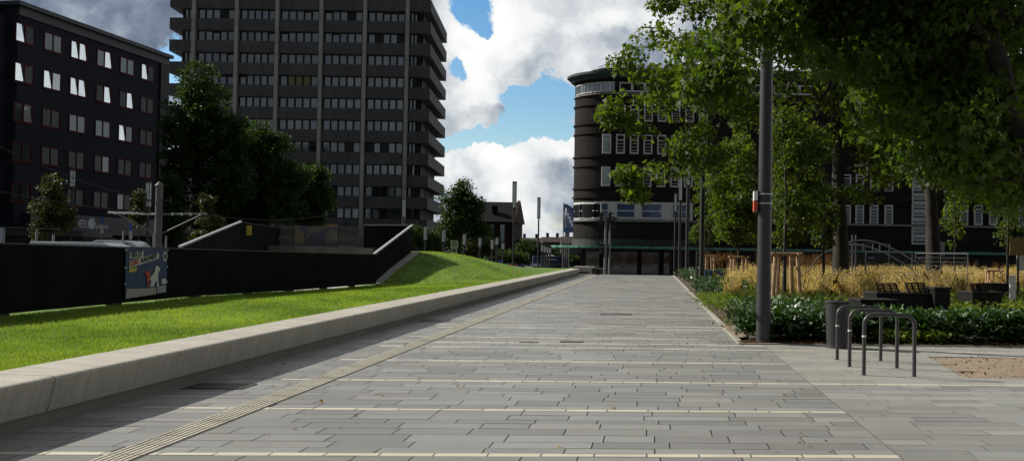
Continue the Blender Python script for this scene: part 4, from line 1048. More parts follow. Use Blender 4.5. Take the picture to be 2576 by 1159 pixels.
# ================================================================ flags, signs
MF = mat('flag_blue', (.06, .15, .38), .6, .3, 2.2); 
for i, (px, lab) in enumerate(((1415, 'leftmost of the blue and white banner flags by the town hall'), (1420, 'second blue banner flag from the left by the town hall'), (1425, 'third blue banner flag from the left by the town hall'), (1430, 'rightmost of the blue banner flags, nearest the town hall'))):
    q = at_y(px, 660, 98+i*1.5); t_ = thing('banner_flag', lab, 'flag', (q.x, q.y, -.8), 'blue banner flags')
    zt = at_y(px, 512+i*3, q.y).z; zb3 = at_y(px, 583, q.y).z
    MB().tube([(q.x, q.y, -.8), (q.x, q.y, zt+.1)], .045, 6).build('pole', mat('galvanised_pole', (.22, .23, .23), .5), t_)
    f = MB(); w_ = .42; fr_ = []
    for k in range(9):
        z = zb3+(zt-zb3)*k/8; fr_.append((Vector((q.x+.04, q.y-.02+.05*math.sin(k+i), z)), Vector((q.x+w_, q.y-.1+.16*math.sin(k*.9+i), z-.05))))
    for k in range(8):
        f.face([fr_[k][0], fr_[k][1], fr_[k+1][1], fr_[k+1][0]]); f.face([fr_[k+1][0]+Vector((0, .01, 0)), fr_[k+1][1]+Vector((0, .01, 0)), fr_[k][1]+Vector((0, .01, 0)), fr_[k][0]+Vector((0, .01, 0))])
    fo = f.build('flag_cloth', MF, t_)
    st = MB()
    for k in range(1, 7): 
        st.face([fr_[k][0]+(fr_[k][1]-fr_[k][0])*.2+Vector((0, -.06, 0)), fr_[k][0]+(fr_[k][1]-fr_[k][0])*.6+Vector((0, -.06, .1)), fr_[k+1][0]+(fr_[k+1][1]-fr_[k+1][0])*.7+Vector((0, -.06, 0)), fr_[k+1][0]+(fr_[k+1][1]-fr_[k+1][0])*.35+Vector((0, -.06, .1))])
    tag(st.build('printed_marks', MW, fo), kind='stuff')
def disc(mb, c, r, y0, n=20, th=.01): return mb.prism([(c[0]+r*math.cos(2*math.pi*i/n), y0, c[2]+r*math.sin(2*math.pi*i/n)) for i in range(n)], (0, th, 0))
q = at_y(1142, 640, 62); t_ = thing('zone_sign', 'white square sign reading 20 in a ring above a no stopping sign', 'road sign', (q.x, q.y, 0))
MB().tube([(q.x+.1, q.y+.05, 0), (q.x+.1, q.y+.05, at_y(1142, 602, 62).z)], .03, 6).build('pole', M_DARKMET, t_)
za, zb3 = at_y(1142, 622, 62).z, at_y(1142, 604, 62).z; hw = .23; zc_ = (za+zb3)/2
s0 = MB().box(q.x-hw, q.x+hw, q.y-.02, q.y, za, zb3).build('sign_plate', mat('sign_white', (.42, .43, .42), .6, .05, 4), t_)
disc(MB(), (q.x, 0, zc_), .17, q.y-.028).build('ring', M_BLACK, s0); disc(MB(), (q.x, 0, zc_), .135, q.y-.036).build('ring_field', mat('sign_white', (.42, .43, .42)), s0)
text('lettering', '20', (q.x-.105, q.y-.045, zc_), (1, 0, 0), (0, 0, 1), .20, M_BLACK, s0)
s1 = MB().box(q.x-.17, q.x+.17, q.y-.02, q.y, za-.37, za-.02).build('sign_plate', mat('sign_white', (.42, .43, .42)), t_)
disc(MB(), (q.x, 0, za-.17), .12, q.y-.028).build('ring', mat('dark_sign_red', (.10, .02, .02), .5), s1); disc(MB(), (q.x, 0, za-.17), .08, q.y-.036).build('ring_field', mat('dark_sign_blue', (.03, .04, .10), .5), s1)
def post_sign(px, yt, yb, d_, w, h, m, label, cat='road sign', zb0=0, name='road_sign', pole=True):
    q = at_d(px, yt, d_); t_ = thing(name, label, cat, (q.x, q.y, zb0))
    if pole: MB().tube([(q.x, q.y+.05, zb0), (q.x, q.y+.05, q.z)], .035, 6).build('pole', M_DARKMET, t_)
    MB().box(q.x-w/2, q.x+w/2, q.y-.02, q.y+.01, q.z-h, q.z).build('sign_plate', m, t_); return t_
MBS = mat('sign_blue', (.03, .09, .30), .5)
post_sign(257, 547, 0, 60, .17, .36, MBS, 'small blue parking sign on a post under the office block, left one'); post_sign(329, 562, 0, 55, .18, .36, MBS, 'blue parking sign above white plate behind the banner')
post_sign(257, 565, 0, 59.8, .16, .5, mat('grey_plate', (.35, .36, .36), .6), 'small white plate below the left blue parking sign', pole=False); post_sign(329, 580, 0, 54.8, .17, .45, mat('grey_plate', (.35, .36, .36), .6), 'small white plate below the blue sign behind the banner', pole=False)
post_sign(1258, 652, 0, 95, .30, .42, MBS, 'small blue sign by the far street left of the lamp column', zb0=-.4)
post_sign(2365, 607, 0, 46, .34, .62, mat('pale_grey_plate', (.40, .42, .43), .6), 'plain pale grey notice plate right of the second big trunk', name='notice_board', cat='notice')
q = at_d(2560, 595, 36); t_ = post_sign(2562, 597, 0, 36, .6, .62, mat('sign_yellow', (.22, .16, .03), .6), 'dull yellow and grey sign at the right edge behind the beds', name='yellow_sign', cat='sign')
post_sign(2566, 640, 0, 36.2, .25, .55, M_WHITE, 'white vertical plate below the yellow sign at the right edge', pole=False, name='white_plate', cat='sign')
post_sign(1308, 666, 0, 95, .9, .5, MBS, 'blue information pillar near the far street cafe', zb0=-.8, name='information_pillar', cat='pillar')
post_sign(1291, 663, 0, 97, .85, .3, MR, 'small red sign among the street furniture left of the blue pillar', zb0=-.8)
# kiosk with awning
a, b_ = at_d(1340, 660, 118), at_d(1432, 660, 118); a.z = b_.z = -.8; t_ = thing('kiosk', 'low kiosk with blue and white awning beyond the lawn', 'kiosk', (a+b_)/2)
MB().obox(a, b_-a, CF*3, Vector((0, 0, 1.9))).build('wall', mat('kiosk_blue', (.03, .05, .13), .6, .2, 2), t_)
za = at_d(1380, 658, 118).z; c = (a+b_)/2+CF*1.5
MB().prism([a+Vector((0, 0, za+.3))-CF*.6, b_+Vector((0, 0, za+.3))-CF*.6, b_+Vector((0, 0, za+1.0))+CF*.4-CX*.5, a+Vector((0, 0, za+1.0))+CF*.4+CX*.5], CF*1.4).build('awning', mat('awning_stripe', (.12, .14, .17), .6, .3, 3), t_)
c.z = at_d(1380, 652, 118).z; MB().lathe((c.x, c.y), [(1.9, c.z), (.25, c.z+.55), (.08, c.z+.9)], 12).build('roof_cap', mat('kiosk_roof', (.22, .24, .25), .5), t_)

# ================================================================ catenary mast, wires, pavilion, van, car
M_MAST = mat('mast_grey', (.11, .115, .11), .6, .3, 2.2, .2, 30)
q = at_d(397, 620, 48); q.z = 0; ms_ = thing('tram_mast', 'thick grey tram mast with pointed cap and cross arms behind the black fence', 'mast', q)
zt = at_d(397, 468, 48).z; MB().lathe((q.x, q.y), [(.175, 0), (.172, zt-3), (.155, zt-.0)], 14).build('pole', M_MAST, ms_, smooth=2)
MB().lathe((q.x, q.y), [(.20, zt), (.20, zt+.05), (.02, zt+.22)], 14).build('cap', M_MAST, ms_, smooth=2)
za = at_d(397, 537, 48).z
for sx in (-1, 1):
    e = q+CX*(sx*2.3); arm = MB().tube([q+Vector((0, -.1, za-.02)), e+Vector((0, -.1, za+.02))], .045, 6); arm.build('cross_arm', M_ALU if sx < 0 else M_MAST, ms_)
    MB().tube([q+Vector((0, 0, za-1.0)), q+CX*(sx*1.9)+Vector((0, 0, za-.05))], .03, 5).build('brace', M_MAST, ms_)
    ins = MB()
    for k in range(4): c = q+CX*sx*(.7+.42*k)+Vector((0, -.1, za)); ins.lathe((c.x, c.y), [(.06, za-.06), (.06, za+.06)], 6)
    ins.build('insulator', M_WHITE, ms_)
fx = MB(); zq = at_d(397, 505, 48).z
for sx in (-.6, .6): fx.tube([q+Vector((0, 0, zq)), q+CX*sx+Vector((0, -.1, zq+.05))], .03, 5).lathe(((q+CX*sx).x, (q+CX*sx).y-.1), [(.05, zq-.15), (.07, zq), (.05, zq+.18)], 6)
fx.build('bracket', M_BLACK, ms_)
def wire(name, pts, label, r=.018): return tag(MB().tube(pts, r, 4).build(name, M_BLACK), label, 'cable')
def sag(a, b_, s, n=12): return [a+(b_-a)*(i/n)-Vector((0, 0, s*4*(i/n)*(1-i/n))) for i in range(n+1)]
wire('overhead_wire', sag(at_d(-60, 340, 40), at_d(385, 508, 48), .25), 'upper overhead wire crossing the office block to the mast')
wire('overhead_wire', sag(at_d(-60, 470, 40), at_d(385, 537, 48), .1), 'lower overhead wire running from the left to the mast arm')
wire('overhead_wire', sag(at_d(515, 540, 48), at_d(900, 520, 70), .5), 'overhead wire running right from the mast towards the tower', .014)
# vehicles: only roofs show over the fence, still built whole
def vehicle(name, label, px, py, d_, L, Wd_, Hh, m, van=False, rz=0):
    q = at_d(px, py, d_); z0 = q.z-Hh; t_ = thing(name, label, 'van' if van else 'car', (q.x, q.y, z0))
    if van: pf = [(-.5, .35), (-.5, .9), (-.49, 1), (.18, 1), (.27, .93), (.36, .60), (.49, .50), (.5, .2), (-.5, .2)]
    else: pf = [(-.5, .25), (-.5, .62), (-.46, .70), (-.33, .97), (-.28, 1.0), (.02, 1.0), (.08, .97), (.22, .66), (.46, .56), (.5, .45), (.5, .2), (-.5, .2)]
    o = Vector((q.x, q.y, z0)); X_ = CX
    MB().prism([o+X_*(u*L)-CF*Wd_/2+Vector((0, 0, v*Hh)) for u, v in pf], CF*Wd_).build('body', m, t_, bevel=.05)
    for sy in (-1, 1):
        MB().prism([o+X_*(u*L)+CF*(sy*(Wd_/2+.006))+Vector((0, 0, v*Hh)) for u, v in ((-.40, .66), (-.31, .92), (.04, .92), (.16, .66))], CF*(sy*.004)).build('side_window', G_DARK, t_)
        for sx in (-.31, .31):
            c = o+X_*(sx*L)+CF*(sy*(Wd_/2-.1)); rad = .32; wh = MB().prism([c+X_*(rad*math.cos(a*math.pi/8))+Vector((0, 0, rad+rad*math.sin(a*math.pi/8))) for a in range(16)], CF*(sy*.16)); wh.build('wheel', M_BLACK, t_)
    for k in (-.2, 0.0) if van else ():
        MB().bar(o+X_*(k*L)-CF*Wd_*.45+Vector((0, 0, Hh+.03)), o+X_*(k*L)+CF*Wd_*.45+Vector((0, 0, Hh+.03)), .06, .04).build('roof_bar', M_BLACK, t_)
    return t_
MV = mat('silver_blue_paint', (.5, .58, .62), .3, .03, 2, metal=.3, coat=.6)
vehicle('parked_van', 'long pale blue van whose roof shows above the black fence', 235, 609, 38, 3.9, 1.9, 1.9, MV, True)
vehicle('parked_car', 'silver car whose roof shows right behind the blue banner', 330, 605, 46, 4.2, 1.8, 1.55, mat('silver_paint', (.5, .55, .58), .3, .03, 2, metal=.3, coat=.6))
# glass shelter at far left
a, b_ = at_d(-30, 572, 46), at_d(150, 572, 46); zt = a.z; a.z = b_.z = 0; b_.z = 0; t_ = thing('glass_shelter', 'dark glass shelter with thin posts at the far left edge', 'shelter', (a+b_)/2)
for k, px in enumerate((-30, 10, 92, 135)):
    c = at_d(px, 572, 46); MB().tube([(c.x, c.y, 0), (c.x, c.y, c.z-(0 if k < 3 else .3))], .05, 6).build('post', mat('galvanised_pole', (.22, .23, .23), .5), t_)
MB().bar(at_d(-30, 570, 46), at_d(150, 575, 46), .12, .06).build('roof_edge', M_DARKMET, t_)
pgl = MB(); c0, c1 = at_d(-30, 572, 46), at_d(8, 572, 46); pgl.face([Vector((c0.x, c0.y, .2)), Vector((c1.x, c1.y, .2)), Vector((c1.x, c1.y, c1.z)), Vector((c0.x, c0.y, c0.z))]); pgl.build('glass_panel', glassmat('shelter_glass', (.12, .15, .18), .4), t_)
for i, (px, yt) in enumerate(((310, 580), (387, 588), (418, 592))):
    c = at_d(px, yt, 40); MB_ = MB().tube([(c.x, c.y, 0), (c.x, c.y, c.z)], .035, 6)
    tag(MB_.build('marker_post', mat('galvanised_pole', (.22, .23, .23), .5)), ['thin grey post above the parked van', 'thin grey post left of the tram mast foot', 'thin grey post at the foot of the tram mast'][i], 'post')
# ================================================================ TREES
LEAF_OUT = {
 'maple': np.array([(0, 0), (.16, .10), (.50, .02), (.34, .30), (.52, .52), (.24, .52), (0, 1.0), (-.24, .52), (-.52, .52), (-.34, .30), (-.50, .02), (-.16, .10)]),
 'five': np.array([(0, 0), (.42, .12), (.34, .55), (0, 1.0), (-.34, .55), (-.42, .12)]),
 'oval': np.array([(0, 0), (.24, .35), (.18, .75), (0, 1.0), (-.18, .75), (-.24, .35)]),
 'quad': np.array([(0, 0), (.34, .45), (0, 1.0), (-.34, .45)]),
}
def leaves(C, size, shape, droop=.35, R=None, fold=.38, up=None):
    """leaf polygons at points C (N,3)"""
    R = R or rng; n = len(C); S = LEAF_OUT[shape]; k = len(S)
    az = R.random(n)*6.2832; el = R.normal(-droop, .55, n)
    if up is not None: el = R.normal(up, .35, n)
    d = np.stack([np.cos(az)*np.cos(el), np.sin(az)*np.cos(el), np.sin(el)], 1)
    h = R.normal(0, .45, (n, 3)); h[:, 2] += 1.0; s = np.cross(d, h); s /= np.linalg.norm(s, axis=1)[:, None]+1e-9
    nrm = np.cross(s, d)
    sz = size*(R.uniform(.5, 1.3, n))
    P = C[:, None, :]+(s[:, None, :]*S[None, :, 0:1]+d[:, None, :]*S[None, :, 1:2]+nrm[:, None, :]*(np.abs(S[None, :, 0:1])*fold-(S[None, :, 1:2]**2)*.18))*sz[:, None, None]
    return P.reshape(-1, 3), np.full(n, k)
def clumps(blobs, n, R):
    """points inside ellipsoids, pushed towards the surface; blobs: (centre, (rx,ry,rz))"""
    vol = np.array([b[1][0]*b[1][1]*b[1][2] for b in blobs])**.75; vol = np.maximum(vol, vol.max()*.018); vol /= vol.sum(); out = []
    for i in R.choice(len(blobs), n, p=vol):
        c, r = blobs[i]; v = R.normal(0, 1, 3); v /= np.linalg.norm(v); q = R.random()**.45
        out.append(np.array(c)+v*np.array(r)*q)
    return np.array(out)
M_BARK = mat('bark', (.022, .018, .015), .9, .35, 5, .9, 30, tint2=(.032, .027, .021))
LM = {
 'plane': leafmat('plane_leaf', (.030, .070, .010), (.13, .185, .020), .55, .38, .45),
 'near': leafmat('near_leaf', (.020, .050, .008), (.095, .15, .018), .55, .42, .4),
 'young': leafmat('young_leaf', (.025, .065, .008), (.105, .145, .016), .5, .45, .4),
 'dark': leafmat('dark_leaf', (.018, .045, .012), (.050, .095, .020), .38, .55, .25),
 'gold': leafmat('gold_leaf', (.020, .034, .008), (.055, .070, .014), .35, .5, .3),
}
def tree(name, label, base, trunk, blobs, nclump, per, size, shape, mk, spread=.35, group=None, cat='tree', rtrunk=.25, seed=1, droop=.35, ramp_=None, limbs=True, cmin=0, tips=None, thick=1.0):
    """trunk: list of points up the stem. Branches grow outwards from it to every leaf clump."""
    R = np.random.default_rng(seed); t_ = thing(name, label, cat, base, group)
    tp = [np.array(p, float) for p in trunk]; rr_ = [rtrunk*(1-.62*i/(len(tp)-1)) for i in range(len(tp))]; rr_[0] *= 1.25
    # refine the stem
    st, sr = [], []
    for i in range(len(tp)-1):
        for k in range(5):
            u = k/5; w = R.normal(0, .02*rtrunk/.25, 3)*(0 if k == 0 else 1); st.append(tp[i]*(1-u)+tp[i+1]*u+w); sr.append(rr_[i]*(1-u)+rr_[i+1]*u)
    st.append(tp[-1]); sr.append(rr_[-1])
    C = clumps(blobs, nclump, R)
    if tips is not None: C = np.vstack([C, np.array(tips)])
    mb = MB(); mb.tube([Vector(p) for p in st], sr, 12)
    if limbs:
        nodes = [(st[i], sr[i]) for i in range(int(len(st)*.35), len(st))]
        top = np.array([q[0] for q in nodes]); dist = np.array([np.min(np.linalg.norm(top-c, axis=1)) for c in C]); mxd = dist.max()+.1
        for i in np.argsort(dist):
            c = C[i]; P = np.array([q[0] for q in nodes]); dd = np.linalg.norm(P-c, axis=1)+np.maximum(0, P[:, 2]-c[2])*.8
            j = int(np.argmin(dd)); a, ra_ = nodes[j]; L = np.linalg.norm(c-a)
            if L < .05: continue
            r1 = max(.008*thick, min(ra_*.72, rtrunk*.42*(1-dist[i]/mxd)**1.1+.012*thick)); r0 = min(ra_*.85, r1*1.25)
            m_ = a*.5+c*.5+np.array([0, 0, .10*L])+R.normal(0, .06*L, 3)
            mb.tube([Vector(a), Vector(a*.7+m_*.3), Vector(m_), Vector(c)], [r0, (r0+r1)/2, r1, r1*.7], 5, cap=False)
            nodes.append((m_, r1)); nodes.append((c, r1*.8))
    mb.build('trunk', M_BARK, t_, smooth=True)
    n = len(C)*per; idx = np.repeat(np.arange(len(C)), per)
    sp3 = R.normal(0, 1, (n, 3)); sp3 *= (spread*R.random(n)**.4/np.linalg.norm(sp3, axis=1))[:, None]; sp3[:, 2] *= .7
    pts = C[idx]+sp3
    v, sz = leaves(pts, size, shape, droop, R)
    base_t = R.random(len(C))*.5; tone = np.clip(base_t[idx]+R.random(n)*.5, 0, 1)
    fastmesh('crown', v, sz, LM[mk], t_, tone)
    return t_
def B(px, py, d_, rx, ry, rd=None):
    """crown lobe at a photo direction and distance, radii in px"""
    c = at_d(px, py, d_); k = d_/FOC; rx *= k; ry *= k; rd = rd if rd is not None else (rx+ry)/2
    return ((c.x, c.y, c.z), (rx, rd, ry))
# --- big plane tree in the bed behind the thick lamp column
q = at_d(2117, 712, 41); q.z = 0
tr = [q+Vector((0, 0, -.1)), at_d(2113, 560, 41), at_d(2108, 430, 41), at_d(2100, 320, 41), at_d(2095, 200, 41), at_d(2085, 40, 41), at_d(2080, -160, 41)]
bs = [B(1640, 230, 40, 70, 60, 2), B(1610, 330, 40, 36, 16, .5), B(1545, 290, 40, 28, 16, .4), B(1730, 150, 40, 110, 100, 3), B(1720, 320, 40, 60, 44, 1.2), B(1650, 432, 40, 50, 16, .6), B(1575, 440, 40, 18, 9, .3), B(1600, 484, 40, 14, 7, .2),
      B(1660, 60, 41, 50, 40, 1), B(1600, 130, 41, 36, 36, .8), B(1850, 60, 41, 160, 120, 4), B(2050, 80, 41, 220, 160, 5), B(2280, 60, 42, 160, 160, 5), B(2280, 330, 41, 130, 80, 3), B(2130, 240, 41, 170, 60, 4), B(1780, 400, 40, 60, 80, 1.5),
      B(2000, -120, 41, 380, 160, 6), B(2200, 440, 40, 60, 40, 1.5), B(2180, 480, 39, 40, 22, .8), B(1880, 280, 41, 100, 60, 2), B(1720, 20, 41, 60, 30, 1), B(1560, 300, 40, 30, 10, .3), B(1660, 10, 40, 24, 20, .5), B(1620, 100, 40, 40, 30, .6), B(1575, 155, 40, 26, 10, .3), B(1530, 285, 40, 20, 14, .3), B(1600, 250, 40, 50, 40, .8), B(1700, 380, 40, 40, 20, .5), B(2250, 400, 41, 110, 60, 2), B(2160, 330, 41, 90, 60, 2)]
tree('plane_tree', 'big plane tree with a forked dark trunk rising behind the golden grass', q, tr, bs, 760, 40, .20, 'maple', 'plane', spread=.62, rtrunk=.30, seed=4, droop=.45)
# --- second big tree to the right
q = at_d(2351, 695, 46); q.z = 0
tr = [q+Vector((0, 0, -.1)), at_d(2345, 560, 46), at_d(2338, 450, 46), at_d(2330, 300, 46), at_d(2340, 100, 46), at_d(2340, -120, 46)]
bs = [B(2420, 330, 46, 130, 90, 3), B(2300, 380, 46, 60, 40, 2), B(2500, 420, 46, 110, 60, 3), B(2440, 150, 46, 180, 150, 4), B(2560, 300, 46, 80, 110, 3), B(2400, -60, 46, 240, 120, 5), B(2450, 460, 46, 60, 30, 1.5), B(2420, -380, 46, 300, 200, 5), B(2380, 440, 46, 70, 40, 2), B(2560, 440, 46, 60, 50, 2)]
tree('plane_tree', 'second big plane tree standing right of the forked one, trunk bare to the first boughs', q, tr, bs, 440, 44, .22, 'maple', 'plane', spread=.6, rtrunk=.32, seed=9, droop=.4)
# --- near tree whose boughs hang into the picture from the right
q = Vector((7.9, 11.6, 0))
tr = [Vector((7.9, 11.6, -.1)), Vector((7.75, 11.65, 1.2)), at_d(2640, 470, 12.6), at_d(2545, 300, 12.7), at_d(2500, 130, 12.8), at_d(2470, -40, 12.9), at_d(2440, -300, 13)]
bs = [B(2300, 60, 13.5, 260, 120, 1.6), B(2050, 30, 14, 150, 90, 1.2), B(1900, 50, 13, 90, 46, .8), B(1790, 130, 13, 60, 40, .4), B(1820, 180, 12.5, 56, 44, .4), B(1775, 232, 12.5, 34, 20, .25), B(2400, 300, 13, 130, 100, 1.5), B(2300, 200, 14, 140, 90, 1.4),
      B(2480, 430, 13, 110, 50, 1.2), B(2560, 240, 14.5, 70, 160, 1), B(2550, 470, 13, 60, 40, .8), B(2330, -120, 13, 480, 110, 2.5), B(1960, -80, 13.5, 220, 60, 1.2), B(2160, 130, 13, 120, 50, .9), B(2230, 300, 13, 60, 34, .5), B(1990, 110, 13, 60, 34, .5), B(2400, 400, 13, 110, 40, .8)]
near = tree('maple_tree', 'large near maple with a leaning dark trunk and boughs hanging over the right side', q, tr, bs, 760, 44, .105, 'maple', 'near', spread=.38, rtrunk=.20, seed=12, droop=.75, thick=.7)
# --- young staked trees
M_STAKE = mat('debarked_stake', (.36, .21, .11), .7, .25, 4, .4, 60, tint2=(.46, .30, .17), dirt=((.16, .09, .05), 6, .5))
def stakes(px, py, d_, hpx, wpx, label, group='wooden tree stakes'):
    q = at_y(px, py, d_); h = hpx/FOC*d_; w = wpx/FOC*d_; t_ = thing('tree_stakes', label, 'tree stake frame', (q.x, q.y, 0), group)
    pts = [(-w/2, -.45), (-w/2+.28*w, .35), (w/2, -.3), (w/2-.1, .5)]
    for (dx, dy) in pts:
        MB().tube([(q.x+dx*1.22, q.y+dy*1.2, -.05), (q.x+dx*.95, q.y+dy, h)], [.068, .062], 8).build('stake', M_STAKE, t_)
    r = MB()
    for a, b_ in ((0, 2), (1, 3), (0, 1), (2, 3)):
        A = Vector((q.x+pts[a][0]*1.0, q.y+pts[a][1], h+.0)); B_ = Vector((q.x+pts[b_][0]*1.0, q.y+pts[b_][1], h+.0)); e = (B_-A).normalized()*.12
        MB().tube([A-e, B_+e], .045, 8).build('crossbar', M_STAKE, t_)
    return q, h
for (px, py, d_, hp, wp, lab) in ((1973, 757, 33, 128, 56, 'tallest wooden stake frame just right of the thick lamp column'), (1856, 716, 48, 80, 38, 'wooden stake frame left of the thick lamp column, in the golden grass'), (1782, 700, 62, 62, 24, 'small distant wooden stake frame by the slim lamp column'), (2495, 700, 52, 52, 30, 'low distant wooden stake frame at the far right behind the white marker')):
    stakes(px, py, d_, hp, wp, lab)
def young(px, py, d_, blobs, label, n, per, size, mk, seed, r=.06, ytop=300):
    q = at_y(px, py, d_); q.z = 0; T_ = at_y(px-4, ytop, d_)
    tr = [q, Vector((q.x, q.y, 1.8)), Vector((q.x+.03, q.y, 3.2)), T_]
    return tree('young_tree', label, q, tr, [B(*b) for b in blobs], n, per, size, 'five', mk, spread=.34, rtrunk=r, seed=seed, group='young staked trees', thick=.6)
young(1972, 757, 33, [(1990, 430, 33, 62, 150, 1.6), (2010, 530, 33, 56, 70, 1.2), (1968, 330, 33, 40, 80, 1), (2050, 400, 33.5, 40, 110, 1), (1960, 590, 33, 24, 24, .5)], 'young leafy tree between the tall stakes beside the thick lamp column', 260, 46, .10, 'young', 21)
young(1856, 716, 48, [(1855, 500, 48, 62, 110, 2), (1830, 570, 48, 46, 50, 1.4), (1860, 390, 48, 40, 70, 1.4), (1890, 560, 48, 36, 50, 1), (1800, 470, 48, 30, 70, 1)], 'young tree with a dense green crown left of the thick lamp column', 260, 44, .12, 'plane', 22, ytop=380)
young(1782, 700, 62, [(1790, 560, 62, 42, 50, 1.5), (1780, 480, 62, 34, 60, 1.4), (1760, 590, 62, 24, 26, 1)], 'farthest young tree behind the slim lamp column', 120, 40, .14, 'young', 23, ytop=420)
young(2400, 690, 58, [(2400, 560, 58, 36, 60, 1.2), (2410, 480, 58, 30, 40, 1)], 'thin young tree right of the second big trunk in front of the brick wing', 60, 26, .14, 'plane', 24, ytop=420)
young(2533, 700, 52, [(2540, 560, 52, 40, 60, 1.2), (2520, 500, 52, 26, 40, 1)], 'slender young tree near the yellow sign at the far right', 46, 22, .13, 'young', 25, ytop=430)
young(2070, 705, 40, [(2075, 560, 40, 26, 50, .8), (2080, 500, 40, 36, 40, .8), (2075, 600, 40, 20, 16, .5)], 'yellow green sprays of young leaves low on the left of the forked trunk', 60, 40, .12, 'young', 26, ytop=440)
# suckers on the forked trunk
# --- left groups
def fartree(px, ybase, d_, blobs, label, n, per, size, mk, seed, r=.22, spread=.7, name='lime_tree', group='dark trees between office block and tower', zb=-.3):
    q = at_d(px, ybase, d_); q.z = zb; top = at_d(px, min(b[1] for b in blobs), d_)
    tr = [q, q*.6+top*.4, top]
    return tree(name, label, q, [Vector((a.x, a.y, a.z)) for a in tr], [B(*b) for b in blobs], n, per, size, 'quad', mk, spread=spread, rtrunk=r, seed=seed, group=group)
fartree(500, 600, 92, [(500, 210, 92, 50, 55), (432, 330, 92, 22, 40), (436, 420, 92, 24, 50), (440, 500, 92, 30, 50), (440, 570, 92, 34, 30), (480, 290, 92, 75, 60), (530, 330, 92, 90, 70), (470, 400, 92, 60, 90), (560, 430, 92, 70, 110), (500, 520, 92, 85, 50), (545, 260, 92, 40, 50), (590, 340, 92, 46, 50), (600, 450, 92, 50, 60)], 'tallest dark tree between the office block and the tower', 760, 40, .30, 'dark', 31)
fartree(432, 610, 86, [(428, 470, 86, 16, 40), (432, 540, 86, 22, 44), (428, 590, 86, 22, 26)], 'narrow dark tree against the corner of the office block', 150, 40, .26, 'dark', 44, r=.1)
fartree(655, 600, 98, [(650, 350, 98, 50, 45), (690, 380, 98, 50, 50), (640, 440, 98, 80, 70), (680, 510, 98, 90, 60), (620, 540, 98, 60, 40), (615, 370, 96, 46, 50), (735, 440, 98, 44, 44), (560, 520, 96, 60, 50)], 'middle dark tree before the left half of the tower', 580, 40, .30, 'dark', 32)
fartree(775, 600, 104, [(780, 450, 104, 50, 42), (800, 500, 104, 42, 40), (750, 510, 104, 60, 50), (780, 550, 104, 46, 30)], 'lowest dark tree of the group before the tower', 300, 38, .32, 'dark', 33)
fartree(1155, 640, 105, [(1160, 478, 105, 34, 24), (1140, 505, 105, 34, 30), (1175, 520, 105, 44, 36), (1150, 560, 105, 55, 40), (1190, 580, 105, 40, 30), (1120, 590, 105, 30, 26)], 'dark loose crowned tree between the tower and the church', 330, 34, .30, 'dark', 34, group=None, zb=-.6)
fartree(128, 620, 58, [(130, 470, 58, 28, 30), (128, 530, 58, 46, 44), (150, 560, 58, 40, 26), (110, 575, 58, 30, 24)], 'small yellowing tree before the office block at the left', 170, 34, .16, 'gold', 35, r=.1, spread=.35, name='small_tree', group='small yellowing street trees', zb=0)
fartree(350, 620, 62, [(352, 500, 62, 16, 26), (348, 540, 62, 22, 30)], 'thin yellowing tree just left of the tram mast', 70, 26, .16, 'gold', 36, r=.06, spread=.3, name='small_tree', group='small yellowing street trees', zb=0)
fartree(525, 620, 62, [(520, 510, 62, 18, 28), (530, 560, 62, 34, 26), (520, 590, 62, 40, 16)], 'small yellowing tree right of the tram mast', 110, 30, .16, 'gold', 37, r=.07, spread=.3, name='small_tree', group='small yellowing street trees', zb=0)
fartree(1207, 655, 120, [(1205, 612, 120, 40, 22), (1180, 625, 120, 34, 18), (1230, 630, 120, 26, 16)], 'low round tree behind the sign beyond the mound', 120, 30, .3, 'gold', 38, r=.12, name='small_tree', group=None, zb=-.7)
fartree(1150, 650, 142, [(1080, 615, 142, 50, 24), (1130, 612, 142, 40, 26), (1180, 620, 142, 50, 22), (1230, 625, 142, 40, 20)], 'distant dark bushy tree mass behind the street lamps beyond the mound', 200, 30, .36, 'dark', 45, r=.12, name='small_tree', group=None, zb=-.7)
fartree(1265, 660, 128, [(1262, 645, 128, 40, 20), (1300, 650, 128, 30, 18), (1240, 655, 128, 30, 16)], 'low dark bushy tree under the lamp column by the church', 130, 30, .3, 'dark', 39, r=.12, name='small_tree', group=None, zb=-.7)
fartree(1330, 660, 135, [(1330, 630, 135, 40, 26), (1370, 640, 135, 36, 20), (1395, 650, 135, 30, 14)], 'row of dark bushes below the skyline houses', 140, 30, .35, 'dark', 40, r=.12, name='small_tree', group=None, zb=-.7)
fartree(1040, 640, 96, [(1040, 590, 96, 36, 24), (1065, 600, 96, 30, 24), (1090, 610, 96, 24, 22)], 'low dark tree at the right foot of the office tower', 110, 30, .26, 'dark', 41, r=.1, name='small_tree', group=None, zb=-.4)

fartree(1455, 668, 126, [(1440, 655, 126, 26, 12), (1462, 652, 126, 20, 14)], 'low dark clipped bush beside the left end of the green canopy', 80, 34, .24, 'dark', 46, r=.1, name='small_tree', group=None, zb=-.8)
